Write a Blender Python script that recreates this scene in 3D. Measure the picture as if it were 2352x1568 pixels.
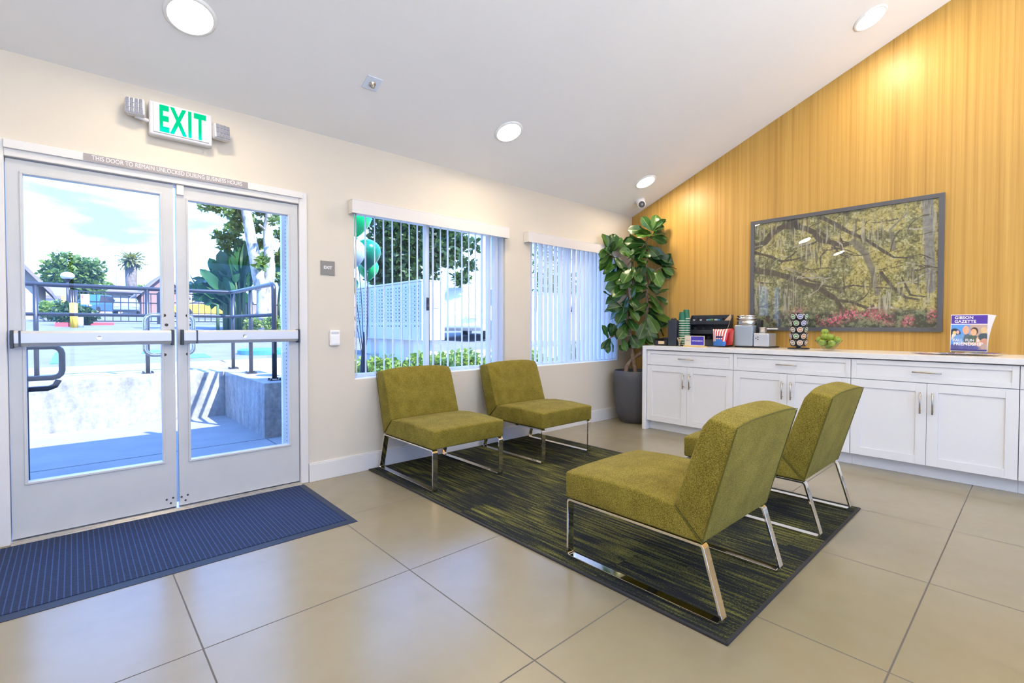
import bpy, math, random
import numpy as np
from mathutils import Vector, Matrix
random.seed(7)
scene = bpy.context.scene
for o in list(bpy.data.objects): bpy.data.objects.remove(o)
COL = scene.collection
PI = math.pi

# ------------------------------------------------------------------ camera
CAM_H = 1.11; FPX = 1109.24; PCX, PCY = 1176.0, 771.1
yaw, pitch, roll = math.radians(47.732), math.radians(1.144), math.radians(-0.0737)
fw = Vector((math.cos(yaw)*math.cos(pitch), math.sin(yaw)*math.cos(pitch), -math.sin(pitch)))
rt = Vector((math.sin(yaw), -math.cos(yaw), 0)); dn = fw.cross(rt)
cr, sr = math.cos(roll), math.sin(roll)
R_, D_ = cr*rt + sr*dn, -sr*rt + cr*dn
cam_d = bpy.data.cameras.new('camera'); cam = bpy.data.objects.new('camera', cam_d); COL.objects.link(cam)
cam.matrix_world = Matrix(((R_.x, -D_.x, -fw.x, 0), (R_.y, -D_.y, -fw.y, 0), (R_.z, -D_.z, -fw.z, CAM_H), (0, 0, 0, 1)))
cam_d.sensor_width = 36; cam_d.sensor_fit = 'HORIZONTAL'; cam_d.lens = FPX*36/2352
cam_d.shift_y = -(784-PCY)/2352; cam_d.clip_start = 0.05; cam_d.clip_end = 500
scene.camera = cam
def ray(px, py): return ((px-PCX)/FPX*R_ + (py-PCY)/FPX*D_ + fw)
def atY(px, py, Y):
    d = ray(px, py); return Vector((0, 0, CAM_H)) + d*(Y/d.y)
def atX(px, py, X):
    d = ray(px, py); return Vector((0, 0, CAM_H)) + d*(X/d.x)
def atD(px, py, D): return Vector((0, 0, CAM_H)) + ray(px, py)*D

# ------------------------------------------------------------------ view
scene.view_settings.view_transform = 'Standard'
try: scene.view_settings.look = 'None'
except Exception: pass
scene.view_settings.exposure = 0.13; scene.view_settings.gamma = 1.0; scene.view_settings.use_curve_mapping = False

# ------------------------------------------------------------------ node helper
class NT:
    def __init__(s, tree): s.t = tree; s.n = tree.nodes; s.l = tree.links
    def node(s, ty, **kw):
        nd = s.n.new(ty)
        for k, v in kw.items(): setattr(nd, k, v)
        return nd
    def set(s, sock, v):
        if v is None: return
        if isinstance(v, bpy.types.NodeSocket): s.l.new(v, sock)
        else: sock.default_value = v
    def math(s, op, a, b=None, c=None, clamp=False):
        nd = s.node('ShaderNodeMath', operation=op); nd.use_clamp = clamp
        s.set(nd.inputs[0], a); s.set(nd.inputs[1], b); s.set(nd.inputs[2], c)
        return nd.outputs[0]
    def mix(s, f, a, b, blend='MIX'):
        nd = s.node('ShaderNodeMix', data_type='RGBA', blend_type=blend)
        s.set(nd.inputs[0], f)
        for i, v in ((6, a), (7, b)):
            if not isinstance(v, bpy.types.NodeSocket): v = (v[0], v[1], v[2], 1)
            s.set(nd.inputs[i], v)
        return nd.outputs[2]
    def noise(s, vec, scale, detail=3, rough=0.5, dist=0):
        nd = s.node('ShaderNodeTexNoise'); s.set(nd.inputs['Vector'], vec)
        nd.inputs['Scale'].default_value = scale; nd.inputs['Detail'].default_value = detail
        nd.inputs['Roughness'].default_value = rough; nd.inputs['Distortion'].default_value = dist
        return nd.outputs['Fac']
    def mapping(s, vec, scale=(1, 1, 1), loc=(0, 0, 0)):
        nd = s.node('ShaderNodeMapping'); s.set(nd.inputs[0], vec)
        nd.inputs['Scale'].default_value = scale; nd.inputs['Location'].default_value = loc
        return nd.outputs[0]
    def obj(s): return s.node('ShaderNodeTexCoord').outputs['Object']
    def geo(s): return s.node('ShaderNodeNewGeometry').outputs['Position']
    def gen(s): return s.node('ShaderNodeTexCoord').outputs['Generated']
    def sep(s, v):
        nd = s.node('ShaderNodeSeparateXYZ'); s.set(nd.inputs[0], v); return nd.outputs
    def ramp(s, f, stops):
        nd = s.node('ShaderNodeValToRGB'); s.set(nd.inputs[0], f); e = nd.color_ramp.elements
        while len(e) < len(stops): e.new(0.5)
        for i, (p, c) in enumerate(stops): e[i].position = p; e[i].color = (c[0], c[1], c[2], 1)
        return nd.outputs[0]
    def rng(s, v, a, b, c=0, d=1):
        nd = s.node('ShaderNodeMapRange'); s.set(nd.inputs[0], v)
        for i, x in enumerate((a, b, c, d)): nd.inputs[i+1].default_value = x
        return nd.outputs[0]
    def bump(s, h, strength=0.3, dist=0.01):
        nd = s.node('ShaderNodeBump'); s.set(nd.inputs['Height'], h)
        nd.inputs['Strength'].default_value = strength; nd.inputs['Distance'].default_value = dist
        return nd.outputs[0]

# ------------------------------------------------------------------ world (sky with clouds)
SKY_STRENGTH = 1.75
w = bpy.data.worlds.new('sky_world'); scene.world = w; w.use_nodes = True
t = NT(w.node_tree); t.n.clear()
dirv = t.gen(); sx, sy, sz = t.sep(dirv)[:3]
grad = t.ramp(t.rng(sz, -0.02, 0.9), [(0.0, (0.50, 1.05, 2.4)), (0.25, (0.42, 1.02, 2.8)), (1.0, (0.30, 1.0, 3.3))])
nz = t.noise(t.mapping(dirv, scale=(1.1, 1.1, 3.4), loc=(3.1, 0.7, 0.35)), 2.2, 6, 0.55, 0.35)
cl = t.rng(nz, 0.47, 0.60)
skyc = t.mix(cl, grad, (1.05, 1.6, 2.9))
bgn = t.node('ShaderNodeBackground'); t.set(bgn.inputs[0], skyc); bgn.inputs[1].default_value = SKY_STRENGTH
t.l.new(bgn.outputs[0], t.node('ShaderNodeOutputWorld').inputs[0])

# ------------------------------------------------------------------ sun
sun_d = bpy.data.lights.new('sun', 'SUN'); sun_d.energy = 14.5; sun_d.angle = math.radians(0.6); sun_d.color = (1, 0.95, 0.88)
sun = bpy.data.objects.new('sun', sun_d); COL.objects.link(sun)
sun.rotation_euler = Vector((-0.35, 0.826, -1)).to_track_quat('-Z', 'Y').to_euler()

# ------------------------------------------------------------------ ceiling lamps (the labelled ones show; the rest are unseen, added as fill)
SL = 0.4175
def ceil_z(y): return 2.48 + (3.5-y)*SL if y > -0.25 else 2.48 + 3.75*SL - (-0.25-y)*SL
LAMP_W = 12.0
LAMPS = [(x, y) for y in (2.97, 0.957, -1.6) for x in (0.466, 2.66, 4.68)] + [(-1.73, 2.97), (-1.73, 0.957), (-1.73, -1.6)]
for (x, y) in LAMPS:
    ld = bpy.data.lights.new('downlight_and_fill', 'AREA'); ld.shape = 'DISK'; ld.size = 0.20; ld.energy = LAMP_W; ld.color = (1.0, 0.80, 0.56)
    lo = bpy.data.objects.new('downlight_and_fill', ld); COL.objects.link(lo)
    nrm = Vector((0, -SL, -1)) if y > -0.25 else Vector((0, SL, -1))
    nrm.normalize()
    lo.location = Vector((x, y, ceil_z(y))) + nrm*0.022
    lo.rotation_euler = nrm.to_track_quat('-Z', 'Y').to_euler()

FILL_UPLIGHTS = [(-1.2, -1.5), (1.2, -1.5), (3.6, -1.5)]  # unseen lamps behind the camera, added to brighten the ceiling
for (x, y) in FILL_UPLIGHTS:
    ld = bpy.data.lights.new('fill_uplight', 'AREA'); ld.shape = 'DISK'; ld.size = 0.40; ld.energy = 50; ld.color = (0.86, 0.94, 1.0)
    lo = bpy.data.objects.new('fill_uplight', ld); COL.objects.link(lo); lo.location = (x, y, 2.31); lo.rotation_euler = (PI, 0, 0)

# ------------------------------------------------------------------ materials
MATS = {}
def mat(name, color=(0.8, 0.8, 0.8), rough=0.5, metal=0.0, spec=0.5, coat=0.0, emit=None, es=1.0, fn=None, sheen=0.0):
    if name in MATS: return MATS[name]
    m = bpy.data.materials.new(name); m.use_nodes = True
    b = m.node_tree.nodes['Principled BSDF']
    b.inputs['Base Color'].default_value = (*color, 1); b.inputs['Roughness'].default_value = rough
    b.inputs['Metallic'].default_value = metal; b.inputs['Specular IOR Level'].default_value = spec
    b.inputs['Coat Weight'].default_value = coat; b.inputs['Sheen Weight'].default_value = sheen
    if emit: b.inputs['Emission Color'].default_value = (*emit, 1); b.inputs['Emission Strength'].default_value = es
    if fn: fn(NT(m.node_tree), b)
    MATS[name] = m; return m

def var(c, amt=0.06, scale=3.0, c2=None):
    def f(t, b):
        c2_ = c2 or tuple(x*(1-amt*2) for x in c)
        t.set(b.inputs['Base Color'], t.mix(t.rng(t.noise(t.geo(), scale, 4), 0.3, 0.7), c, c2_))
    return f
def wallf(c):
    def f(t, b):
        n = t.noise(t.geo(), 1.3, 3)
        t.set(b.inputs['Base Color'], t.mix(t.rng(n, 0.3, 0.7), c, tuple(x*0.975 for x in c)))
        t.set(b.inputs['Normal'], t.bump(t.noise(t.geo(), 160, 2), 0.06, 0.004))
    return f
M_wall = mat('wall_paint', rough=0.6, fn=wallf((0.68, 0.62, 0.515)))
M_ceil = mat('ceiling_paint', rough=0.75, fn=wallf((0.88, 0.875, 0.865)))
M_trim = mat('trim_paint', rough=0.35, fn=wallf((0.74, 0.72, 0.69)))
M_door = mat('door_paint', rough=0.32, fn=var((0.60, 0.60, 0.585), 0.03, 6))
M_white = mat('white_plastic', (0.88, 0.88, 0.87), 0.35)
M_sill = mat('sill_white', (0.88, 0.90, 0.92), 0.4)
M_vinyl = mat('vinyl_frame', (0.82, 0.86, 0.90), 0.35)
def woodf(t, b):
    p = t.geo(); y = t.sep(p)[1]
    a = t.noise(t.mapping(p, scale=(1, 38, 0.35)), 1.0, 5, 0.6, 0.25)
    c = t.noise(t.mapping(p, scale=(1, 150, 1.2)), 1.0, 3, 0.6)
    l = t.noise(t.mapping(p, scale=(1, 5, 0.12)), 1.0, 2)
    f = t.math('ADD', t.math('MULTIPLY', a, 0.55), t.math('ADD', t.math('MULTIPLY', c, 0.25), t.math('MULTIPLY', l, 0.2)))
    col = t.ramp(f, [(0.34, (0.39, 0.215, 0.042)), (0.46, (0.50, 0.285, 0.060)), (0.54, (0.55, 0.325, 0.074)), (0.66, (0.62, 0.385, 0.105))])
    fr = t.math('FRACT', t.math('MULTIPLY', t.math('ADD', y, 0.37), 1/1.22))
    seam = t.math('LESS_THAN', fr, 0.0022)
    t.set(b.inputs['Base Color'], t.mix(t.math('MULTIPLY', seam, 0.5), col, (0.3, 0.18, 0.08)))
    t.set(b.inputs['Normal'], t.bump(a, 0.08, 0.004))
M_wood = mat('wood_panelling', rough=0.42, fn=woodf)
def tilef(t, b):
    p = t.geo(); x, y, z = t.sep(p)[:3]
    def grout(v, off):
        fr = t.math('FRACT', t.math('DIVIDE', t.math('SUBTRACT', v, off-8.04), 0.804))
        d = t.math('MINIMUM', fr, t.math('SUBTRACT', 1.0, fr))
        return t.math('LESS_THAN', d, 0.0034)
    g = t.math('MAXIMUM', grout(x, 1.1215), grout(y, 0.3165))
    n1 = t.noise(p, 1.1, 5, 0.55, 0.4); n2 = t.noise(p, 7, 4, 0.6)
    base = t.mix(t.rng(n1, 0.3, 0.7), (0.285, 0.247, 0.158), (0.24, 0.203, 0.125))
    base = t.mix(t.math('MULTIPLY', t.rng(n2, 0.35, 0.75), 0.25), base, (0.32, 0.29, 0.22))
    t.set(b.inputs['Base Color'], t.mix(g, base, (0.10, 0.09, 0.075)))
    t.set(b.inputs['Roughness'], t.mix(g, (0.24, 0.24, 0.24), (0.8, 0.8, 0.8)))
    t.set(b.inputs['Normal'], t.bump(t.math('SUBTRACT', 1.0, g), 0.25, 0.002))
M_tile = mat('floor_tile', rough=0.25, spec=0.75, fn=tilef)
def fabf(t, b):
    p = t.obj()
    n = t.noise(p, 9, 3, 0.6); f1 = t.noise(t.mapping(p, scale=(1, 1, 3)), 230, 2, 0.7); f2 = t.noise(t.mapping(p, scale=(3, 1, 1)), 260, 2, 0.7)
    f = t.math('ADD', t.math('MULTIPLY', n, 0.14), t.math('ADD', t.math('MULTIPLY', f1, 0.43), t.math('MULTIPLY', f2, 0.43)))
    col = t.ramp(f, [(0.40, (0.085, 0.066, 0.008)), (0.5, (0.205, 0.163, 0.022)), (0.60, (0.36, 0.300, 0.060))])
    t.set(b.inputs['Base Color'], col); t.set(b.inputs['Normal'], t.bump(t.math('ADD', f1, f2), 0.7, 0.002))
    b.inputs['Sheen Roughness'].default_value = 0.4; b.inputs['Sheen Tint'].default_value = (0.8, 0.85, 0.6, 1)
M_fabric = mat('olive_chenille', rough=0.9, spec=0.15, sheen=0.10, fn=fabf)
M_seam = mat('olive_seam', (0.11, 0.10, 0.015), 0.9)
M_chrome = mat('polished_steel', (0.80, 0.77, 0.73), 0.06, 1.0)
def brush(t, b): t.set(b.inputs['Roughness'], t.rng(t.noise(t.mapping(t.obj(), scale=(4, 4, 200)), 3, 2), 0.3, 0.7, 0.22, 0.34))
M_steel = mat('brushed_steel', (0.62, 0.60, 0.57), 0.28, 1.0, fn=brush)
M_nickel = mat('brushed_nickel', (0.50, 0.45, 0.38), 0.3, 1.0)
def rugf(t, b):
    p = t.geo(); x, y, z = t.sep(p)[:3]
    cx_ = t.math('FLOOR', t.math('MULTIPLY', x, 2.0)); cy_ = t.math('FLOOR', t.math('MULTIPLY', t.math('ADD', y, t.math('MULTIPLY', cx_, 0.23)), 1.0))
    cmb = t.node('ShaderNodeCombineXYZ'); t.set(cmb.inputs[0], t.math('MULTIPLY', cx_, 7.3)); t.set(cmb.inputs[1], t.math('MULTIPLY', cy_, 3.7)); t.set(cmb.inputs[2], 0.0)
    vm = t.node('ShaderNodeVectorMath', operation='ADD'); t.set(vm.inputs[0], t.mapping(p, scale=(62, 3.2, 1))); t.set(vm.inputs[1], cmb.outputs[0])
    s1 = t.noise(vm.outputs[0], 1.0, 2, 0.5)
    patch = t.noise(t.mapping(p, scale=(2.6, 1.1, 1), loc=(2, 5, 0)), 1.6, 2, 0.5, 0.3)
    speck = t.noise(t.mapping(p, scale=(1, 0.6, 1)), 210, 2, 0.8)
    f = t.math('ADD', t.math('ADD', t.math('MULTIPLY', s1, 0.48), t.math('MULTIPLY', patch, 0.28)), t.math('MULTIPLY', speck, 0.40))
    col = t.ramp(f, [(0.52, (0.014, 0.017, 0.021)), (0.575, (0.024, 0.028, 0.024)), (0.62, (0.066, 0.068, 0.022)), (0.72, (0.185, 0.178, 0.048))])
    t.set(b.inputs['Base Color'], col); t.set(b.inputs['Normal'], t.bump(t.math('ADD', s1, speck), 0.6, 0.004))
M_rug = mat('striped_carpet', rough=0.95, spec=0.15, fn=rugf)
M_rugedge = mat('carpet_binding', (0.022, 0.022, 0.024), 0.8)
def matf(t, b):
    p = t.geo(); x, y, z = t.sep(p)[:3]
    u = t.math('FRACT', t.math('DIVIDE', x, 0.0215)); v = t.math('FRACT', t.math('DIVIDE', y, 0.0105))
    lx = t.math('LESS_THAN', u, 0.20); ly = t.math('LESS_THAN', v, 0.45)
    n = t.noise(p, 60, 3, 0.7)
    c = t.mix(t.math('MULTIPLY', ly, 0.65), t.mix(n, (0.010, 0.020, 0.065), (0.024, 0.045, 0.125)), (0.006, 0.010, 0.028))
    c = t.mix(lx, c, t.mix(n, (0.022, 0.055, 0.16), (0.04, 0.09, 0.23)))
    t.set(b.inputs['Base Color'], c)
    t.set(b.inputs['Normal'], t.bump(t.math('ADD', t.math('SUBTRACT', 1.0, ly), t.math('ADD', lx, n)), 0.7, 0.004))
M_mat = mat('ribbed_mat_pile', rough=0.8, spec=0.3, fn=matf)
M_rubber = mat('navy_rubber', (0.010, 0.022, 0.055), 0.55)
M_cab = mat('cabinet_lacquer', rough=0.32, fn=var((0.83, 0.835, 0.835), 0.01, 2))
M_quartz = mat('white_quartz', rough=0.22, fn=var((0.86, 0.855, 0.84), 0.02, 20))
M_dark = mat('black_plastic', (0.02, 0.021, 0.024), 0.35)
M_dgrey = mat('dark_gap', (0.05, 0.05, 0.05), 0.8)
M_charc = mat('charcoal_frame', (0.095, 0.098, 0.11), 0.4)
def glassmat(name, tint, ior=1.45, refl=1.0):
    m = bpy.data.materials.new(name); m.use_nodes = True; t = NT(m.node_tree); t.n.clear()
    tr = t.node('ShaderNodeBsdfTransparent'); tr.inputs[0].default_value = (*tint, 1)
    gl = t.node('ShaderNodeBsdfGlossy'); gl.inputs['Roughness'].default_value = 0.01
    fr = t.node('ShaderNodeFresnel'); fr.inputs[0].default_value = ior
    mx = t.node('ShaderNodeMixShader'); bf = t.node('ShaderNodeNewGeometry').outputs['Backfacing']; t.set(mx.inputs[0], t.math('MULTIPLY', t.math('MULTIPLY', fr.outputs[0], refl), t.math('SUBTRACT', 1.0, bf)))
    t.l.new(tr.outputs[0], mx.inputs[1]); t.l.new(gl.outputs[0], mx.inputs[2])
    t.l.new(mx.outputs[0], t.node('ShaderNodeOutputMaterial').inputs[0]); MATS[name] = m; return m
M_glass = glassmat('window_glass', (0.93, 0.96, 0.97))
M_clear = glassmat('clear_glass', (0.90, 0.93, 0.92), 1.5, 1.0)
def slatm():
    m = bpy.data.materials.new('blind_vinyl'); m.use_nodes = True; t = NT(m.node_tree); t.n.clear()
    d = t.node('ShaderNodeBsdfDiffuse'); tl = t.node('ShaderNodeBsdfTranslucent')
    n = t.noise(t.mapping(t.geo(), scale=(90, 90, 1)), 1, 2)
    t.set(d.inputs[0], t.mix(n, (0.84, 0.86, 0.89), (0.90, 0.91, 0.93))); tl.inputs[0].default_value = (0.97, 0.98, 0.99, 1)
    mx = t.node('ShaderNodeMixShader'); mx.inputs[0].default_value = 0.72
    t.l.new(d.outputs[0], mx.inputs[1]); t.l.new(tl.outputs[0], mx.inputs[2])
    t.l.new(mx.outputs[0], t.node('ShaderNodeOutputMaterial').inputs[0]); return m
M_slat = slatm()
def foliage_mat(name, c1, c2, transl=0.3, rough=0.45):
    m = bpy.data.materials.new(name); m.use_nodes = True; t = NT(m.node_tree); b = t.n['Principled BSDF']
    ri = t.node('ShaderNodeNewGeometry').outputs['Random Per Island']
    c = t.mix(ri, c1, c2); t.set(b.inputs['Base Color'], c); b.inputs['Roughness'].default_value = rough
    tl = t.node('ShaderNodeBsdfTranslucent'); t.set(tl.inputs[0], t.mix(0.5, c, (c2[0]*1.6, c2[1]*1.6, c2[2]*0.8)))
    mx = t.node('ShaderNodeMixShader'); mx.inputs[0].default_value = transl
    t.l.new(b.outputs[0], mx.inputs[1]); t.l.new(tl.outputs[0], mx.inputs[2])
    t.l.new(mx.outputs[0], t.n['Material Output'].inputs[0]); MATS[name] = m; return m
M_fig = foliage_mat('fig_leaf', (0.010, 0.050, 0.016), (0.050, 0.135, 0.016), 0.08, 0.30)
M_figrib = mat('fig_leaf_rib', (0.12, 0.22, 0.05), 0.5)
M_bark = mat('fig_bark', rough=0.85, fn=var((0.30, 0.20, 0.13), 0.3, 30, (0.13, 0.085, 0.055)))
M_moss = foliage_mat('moss', (0.03, 0.09, 0.012), (0.10, 0.20, 0.03), 0.1, 0.8)
M_pot = mat('pot_charcoal', rough=0.55, fn=var((0.078, 0.08, 0.09), 0.05, 8))
M_conc = mat('sidewalk_concrete', rough=0.9, fn=var((0.24, 0.245, 0.25), 0.07, 3.5))
M_conc2 = mat('bounce_paving', rough=0.9, fn=var((0.72, 0.70, 0.67), 0.05, 3))
def concw(t, b):
    p = t.geo(); n = t.noise(t.mapping(p, scale=(4, 4, 1)), 2.0, 5, 0.65); n2 = t.noise(p, 22, 4, 0.7)
    f = t.math('ADD', t.math('MULTIPLY', n, 0.6), t.math('MULTIPLY', n2, 0.4))
    t.set(b.inputs['Base Color'], t.ramp(f, [(0.35, (0.16, 0.16, 0.165)), (0.5, (0.26, 0.26, 0.26)), (0.66, (0.38, 0.38, 0.375))]))
M_concw = mat('cast_concrete_wall', rough=0.9, fn=concw)
M_asph = mat('asphalt', rough=0.95, fn=var((0.15, 0.155, 0.17), 0.12, 2))
M_soil = mat('mulch_bed', rough=1.0, fn=var((0.48, 0.42, 0.35), 0.2, 10))
M_bronze = mat('dark_pipe_paint', (0.035, 0.035, 0.045), 0.3, 0.3)
M_joint = mat('joint_dark', (0.10, 0.11, 0.12), 0.9)
M_stucco = mat('stucco_cream', rough=0.9, fn=var((0.42, 0.37, 0.30), 0.04, 3))
M_stucco2 = mat('stucco_rose', rough=0.9, fn=var((0.27, 0.16, 0.14), 0.04, 3))
M_roof = mat('shingle_roof', rough=0.9, fn=var((0.20, 0.17, 0.17), 0.1, 5))
M_pane = mat('dark_pane', (0.03, 0.04, 0.06), 0.1)
M_treel = foliage_mat('tree_leaf', (0.035, 0.085, 0.015), (0.16, 0.24, 0.05), 0.3)
M_darkl = foliage_mat('dark_tree_leaf', (0.014, 0.045, 0.012), (0.06, 0.12, 0.03), 0.25)
M_brightl = foliage_mat('shrub_leaf', (0.06, 0.14, 0.02), (0.28, 0.38, 0.08), 0.35)
M_palml = foliage_mat('palm_leaf', (0.12, 0.16, 0.05), (0.34, 0.32, 0.16), 0.3)
M_birdl = foliage_mat('paddle_leaf', (0.012, 0.06, 0.022), (0.035, 0.12, 0.04), 0.2, 0.35)
def sycf(t, b):
    n = t.noise(t.mapping(t.geo(), scale=(3, 3, 1.2)), 2.2, 5, 0.7)
    t.set(b.inputs['Base Color'], t.ramp(n, [(0.36, (0.13, 0.12, 0.10)), (0.47, (0.30, 0.29, 0.26)), (0.6, (0.45, 0.44, 0.42))]))
M_syc = mat('sycamore_bark', rough=0.85, fn=sycf)
M_trunk = mat('brown_bark', rough=0.9, fn=var((0.20, 0.14, 0.10), 0.2, 8))
def colmat(name, c, rough=0.5, **k): return mat(name, c, rough, **k)
M_attr = {}
def attrmat(name, rough=0.5, coat=0.0, spec=0.5):
    def f(t, b):
        a = t.node('ShaderNodeVertexColor'); a.layer_name = 'Col'; t.l.new(a.outputs[0], b.inputs['Base Color'])
        b.inputs['Coat Roughness'].default_value = 0.015
    return mat(name, rough=rough, coat=coat, spec=spec, fn=f)

# ------------------------------------------------------------------ mesh builder
ORG = {}
class MB:
    def __init__(s): s.v = []; s.f = []; s.mi = []; s.cur = 0
    def m(s, i): s.cur = i; return s
    def add(s, vs, fs):
        o = len(s.v); s.v += [tuple(q) for q in vs]
        for f in fs: s.f.append(tuple(i+o for i in f)); s.mi.append(s.cur)
        return s
    def box(s, x0, x1, y0, y1, z0, z1, M=None):
        vs = [Vector(q) for q in ((x0, y0, z0), (x1, y0, z0), (x1, y1, z0), (x0, y1, z0), (x0, y0, z1), (x1, y0, z1), (x1, y1, z1), (x0, y1, z1))]
        if M is not None: vs = [M @ q for q in vs]
        return s.add(vs, [(0, 3, 2, 1), (4, 5, 6, 7), (0, 1, 5, 4), (1, 2, 6, 5), (2, 3, 7, 6), (3, 0, 4, 7)])
    def prism(s, pts, axis, a, b):
        n = len(pts)
        def P(q, h): return (h, q[0], q[1]) if axis == 'x' else ((q[0], h, q[1]) if axis == 'y' else (q[0], q[1], h))
        return s.add([P(q, a) for q in pts]+[P(q, b) for q in pts], [tuple(range(n)), tuple(range(2*n-1, n-1, -1))]+[(i, (i+1) % n+0, (i+1) % n+n, i+n)[::-1] for i in range(n)])
    def tube(s, pts, r, n=10, caps=True, closed=False):
        pts = [Vector(p) for p in pts]; rs = r if isinstance(r, (list, tuple)) else [r]*len(pts)
        rings = []; N = len(pts); prev = None
        for i, p in enumerate(pts):
            a = pts[(i-1) % N] if (i > 0 or closed) else p; b = pts[(i+1) % N] if (i < N-1 or closed) else p
            d = (b-a).normalized()
            if prev is None:
                u = d.orthogonal().normalized()
            else:
                u = (prev - d*prev.dot(d));
                u = u.normalized() if u.length > 1e-6 else d.orthogonal().normalized()
            prev = u; v = d.cross(u)
            rings.append([p + (u*math.cos(2*PI*k/n)+v*math.sin(2*PI*k/n))*rs[i] for k in range(n)])
        vs = [q for rg in rings for q in rg]; fs = []
        for i in range(N if closed else N-1):
            j = (i+1) % N
            for k in range(n): fs.append((i*n+k, i*n+(k+1) % n, j*n+(k+1) % n, j*n+k))
        if caps and not closed: fs += [tuple(range(n-1, -1, -1)), tuple((N-1)*n+k for k in range(n))]
        return s.add(vs, fs)
    def lathe(s, prof, c=(0, 0, 0), n=32, M=None, sx=1, sy=1):
        vs = []; fs = []
        for (r, z) in prof:
            for k in range(n):
                a = 2*PI*k/n; q = Vector((r*math.cos(a)*sx, r*math.sin(a)*sy, z))
                if M is not None: q = M @ q
                vs.append(q+Vector(c))
        for i in range(len(prof)-1):
            for k in range(n): fs.append((i*n+k, i*n+(k+1) % n, (i+1)*n+(k+1) % n, (i+1)*n+k))
        if prof[0][0] > 1e-5: fs.append(tuple(range(n-1, -1, -1)))
        if prof[-1][0] > 1e-5: fs.append(tuple((len(prof)-1)*n+k for k in range(n)))
        return s.add(vs, fs)
    def ell(s, c, rx, ry, rz, n=16, m=10):
        prof = [(max(1e-6, math.sin(PI*i/m)), -math.cos(PI*i/m)) for i in range(m+1)]
        o = len(s.v); s.lathe(prof, (0, 0, 0), n)
        for i in range(o, len(s.v)): q = s.v[i]; s.v[i] = (c[0]+q[0]*rx, c[1]+q[1]*ry, c[2]+q[2]*rz)
        return s
    def build(s, name, mats, parent=None, smooth=False, bevel=0, seg=2, sub=0, label=None):
        if not isinstance(mats, (list, tuple)): mats = [mats]
        me = bpy.data.meshes.new(name); o3 = ORG.get(parent.name if parent else None, Vector((0, 0, 0)))
        me.from_pydata([(q[0]-o3.x, q[1]-o3.y, q[2]-o3.z) for q in s.v], [], s.f)
        for mm in mats: me.materials.append(mm)
        if max(s.mi, default=0) > 0: me.polygons.foreach_set('material_index', s.mi)
        if smooth: me.polygons.foreach_set('use_smooth', [True]*len(me.polygons))
        me.update()
        ob = bpy.data.objects.new(name, me); COL.objects.link(ob)
        if parent: ob.parent = parent; ORG[ob.name] = o3
        if bevel:
            bv = ob.modifiers.new('bevel', 'BEVEL'); bv.width = bevel; bv.segments = seg; bv.limit_method = 'ANGLE'; bv.angle_limit = math.radians(40)
            if smooth is None or True: me.polygons.foreach_set('use_smooth', [smooth]*len(me.polygons))
        if sub:
            sb = ob.modifiers.new('sub', 'SUBSURF'); sb.levels = sub; sb.render_levels = sub
        if label: ob['label'] = label
        return ob
def tag(o, label=None, cat=None, group=None, kind=None):
    if label: o['label'] = label
    if cat: o['category'] = cat
    if group: o['group'] = group
    if kind: o['kind'] = kind
    return o
def thing(name, loc, label, cat, group=None):
    o = bpy.data.objects.new(name, None); COL.objects.link(o); o.location = loc; o.empty_display_size = 0.1
    ORG[o.name] = Vector(loc); return tag(o, label, cat, group)
def struct_empty(name, loc):
    o = bpy.data.objects.new(name, None); COL.objects.link(o); o.location = loc; ORG[o.name] = Vector(loc); o['kind'] = 'structure'; return o
def dup(root, loc, rz=0, label=None, group=None):
    r = root.copy(); COL.objects.link(r); r.location = loc; r.rotation_euler = (0, 0, rz)
    if label: r['label'] = label
    if group: r['group'] = group
    def rec(src, dst):
        for ch in src.children:
            c = ch.copy(); COL.objects.link(c); c.parent = dst; rec(ch, c)
    rec(root, r); return r
def text_mesh(txt, size, mtx, material, name, parent, extrude=0.0005, offset=0.0, sx=1.0, align='CENTER', space=1.0, label=None):
    cu = bpy.data.curves.new(name, 'FONT'); cu.body = txt; cu.size = size; cu.extrude = extrude; cu.offset = offset
    cu.align_x = align; cu.align_y = 'CENTER'; cu.space_character = space
    tmp = bpy.data.objects.new('tmp', cu); COL.objects.link(tmp)
    bpy.context.view_layer.update()
    me = bpy.data.meshes.new_from_object(tmp); bpy.data.objects.remove(tmp); bpy.data.curves.remove(cu)
    me.transform(Matrix.Diagonal((sx, 1, 1, 1))); me.transform(mtx)
    o3 = ORG.get(parent.name, Vector((0, 0, 0))); me.transform(Matrix.Translation(-o3))
    me.materials.clear(); me.materials.append(material)
    ob = bpy.data.objects.new(name, me); COL.objects.link(ob); ob.parent = parent; ORG[ob.name] = o3
    if label: ob['label'] = label
    return ob
def face_mtx(pos, right, up):
    r = Vector(right).normalized(); u = Vector(up).normalized(); n = r.cross(u)
    return Matrix(((r.x, u.x, n.x, pos[0]), (r.y, u.y, n.y, pos[1]), (r.z, u.z, n.z, pos[2]), (0, 0, 0, 1)))

M_charc_w = mat('fill_window_metal', (0.09, 0.09, 0.10), 0.4)
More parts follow.
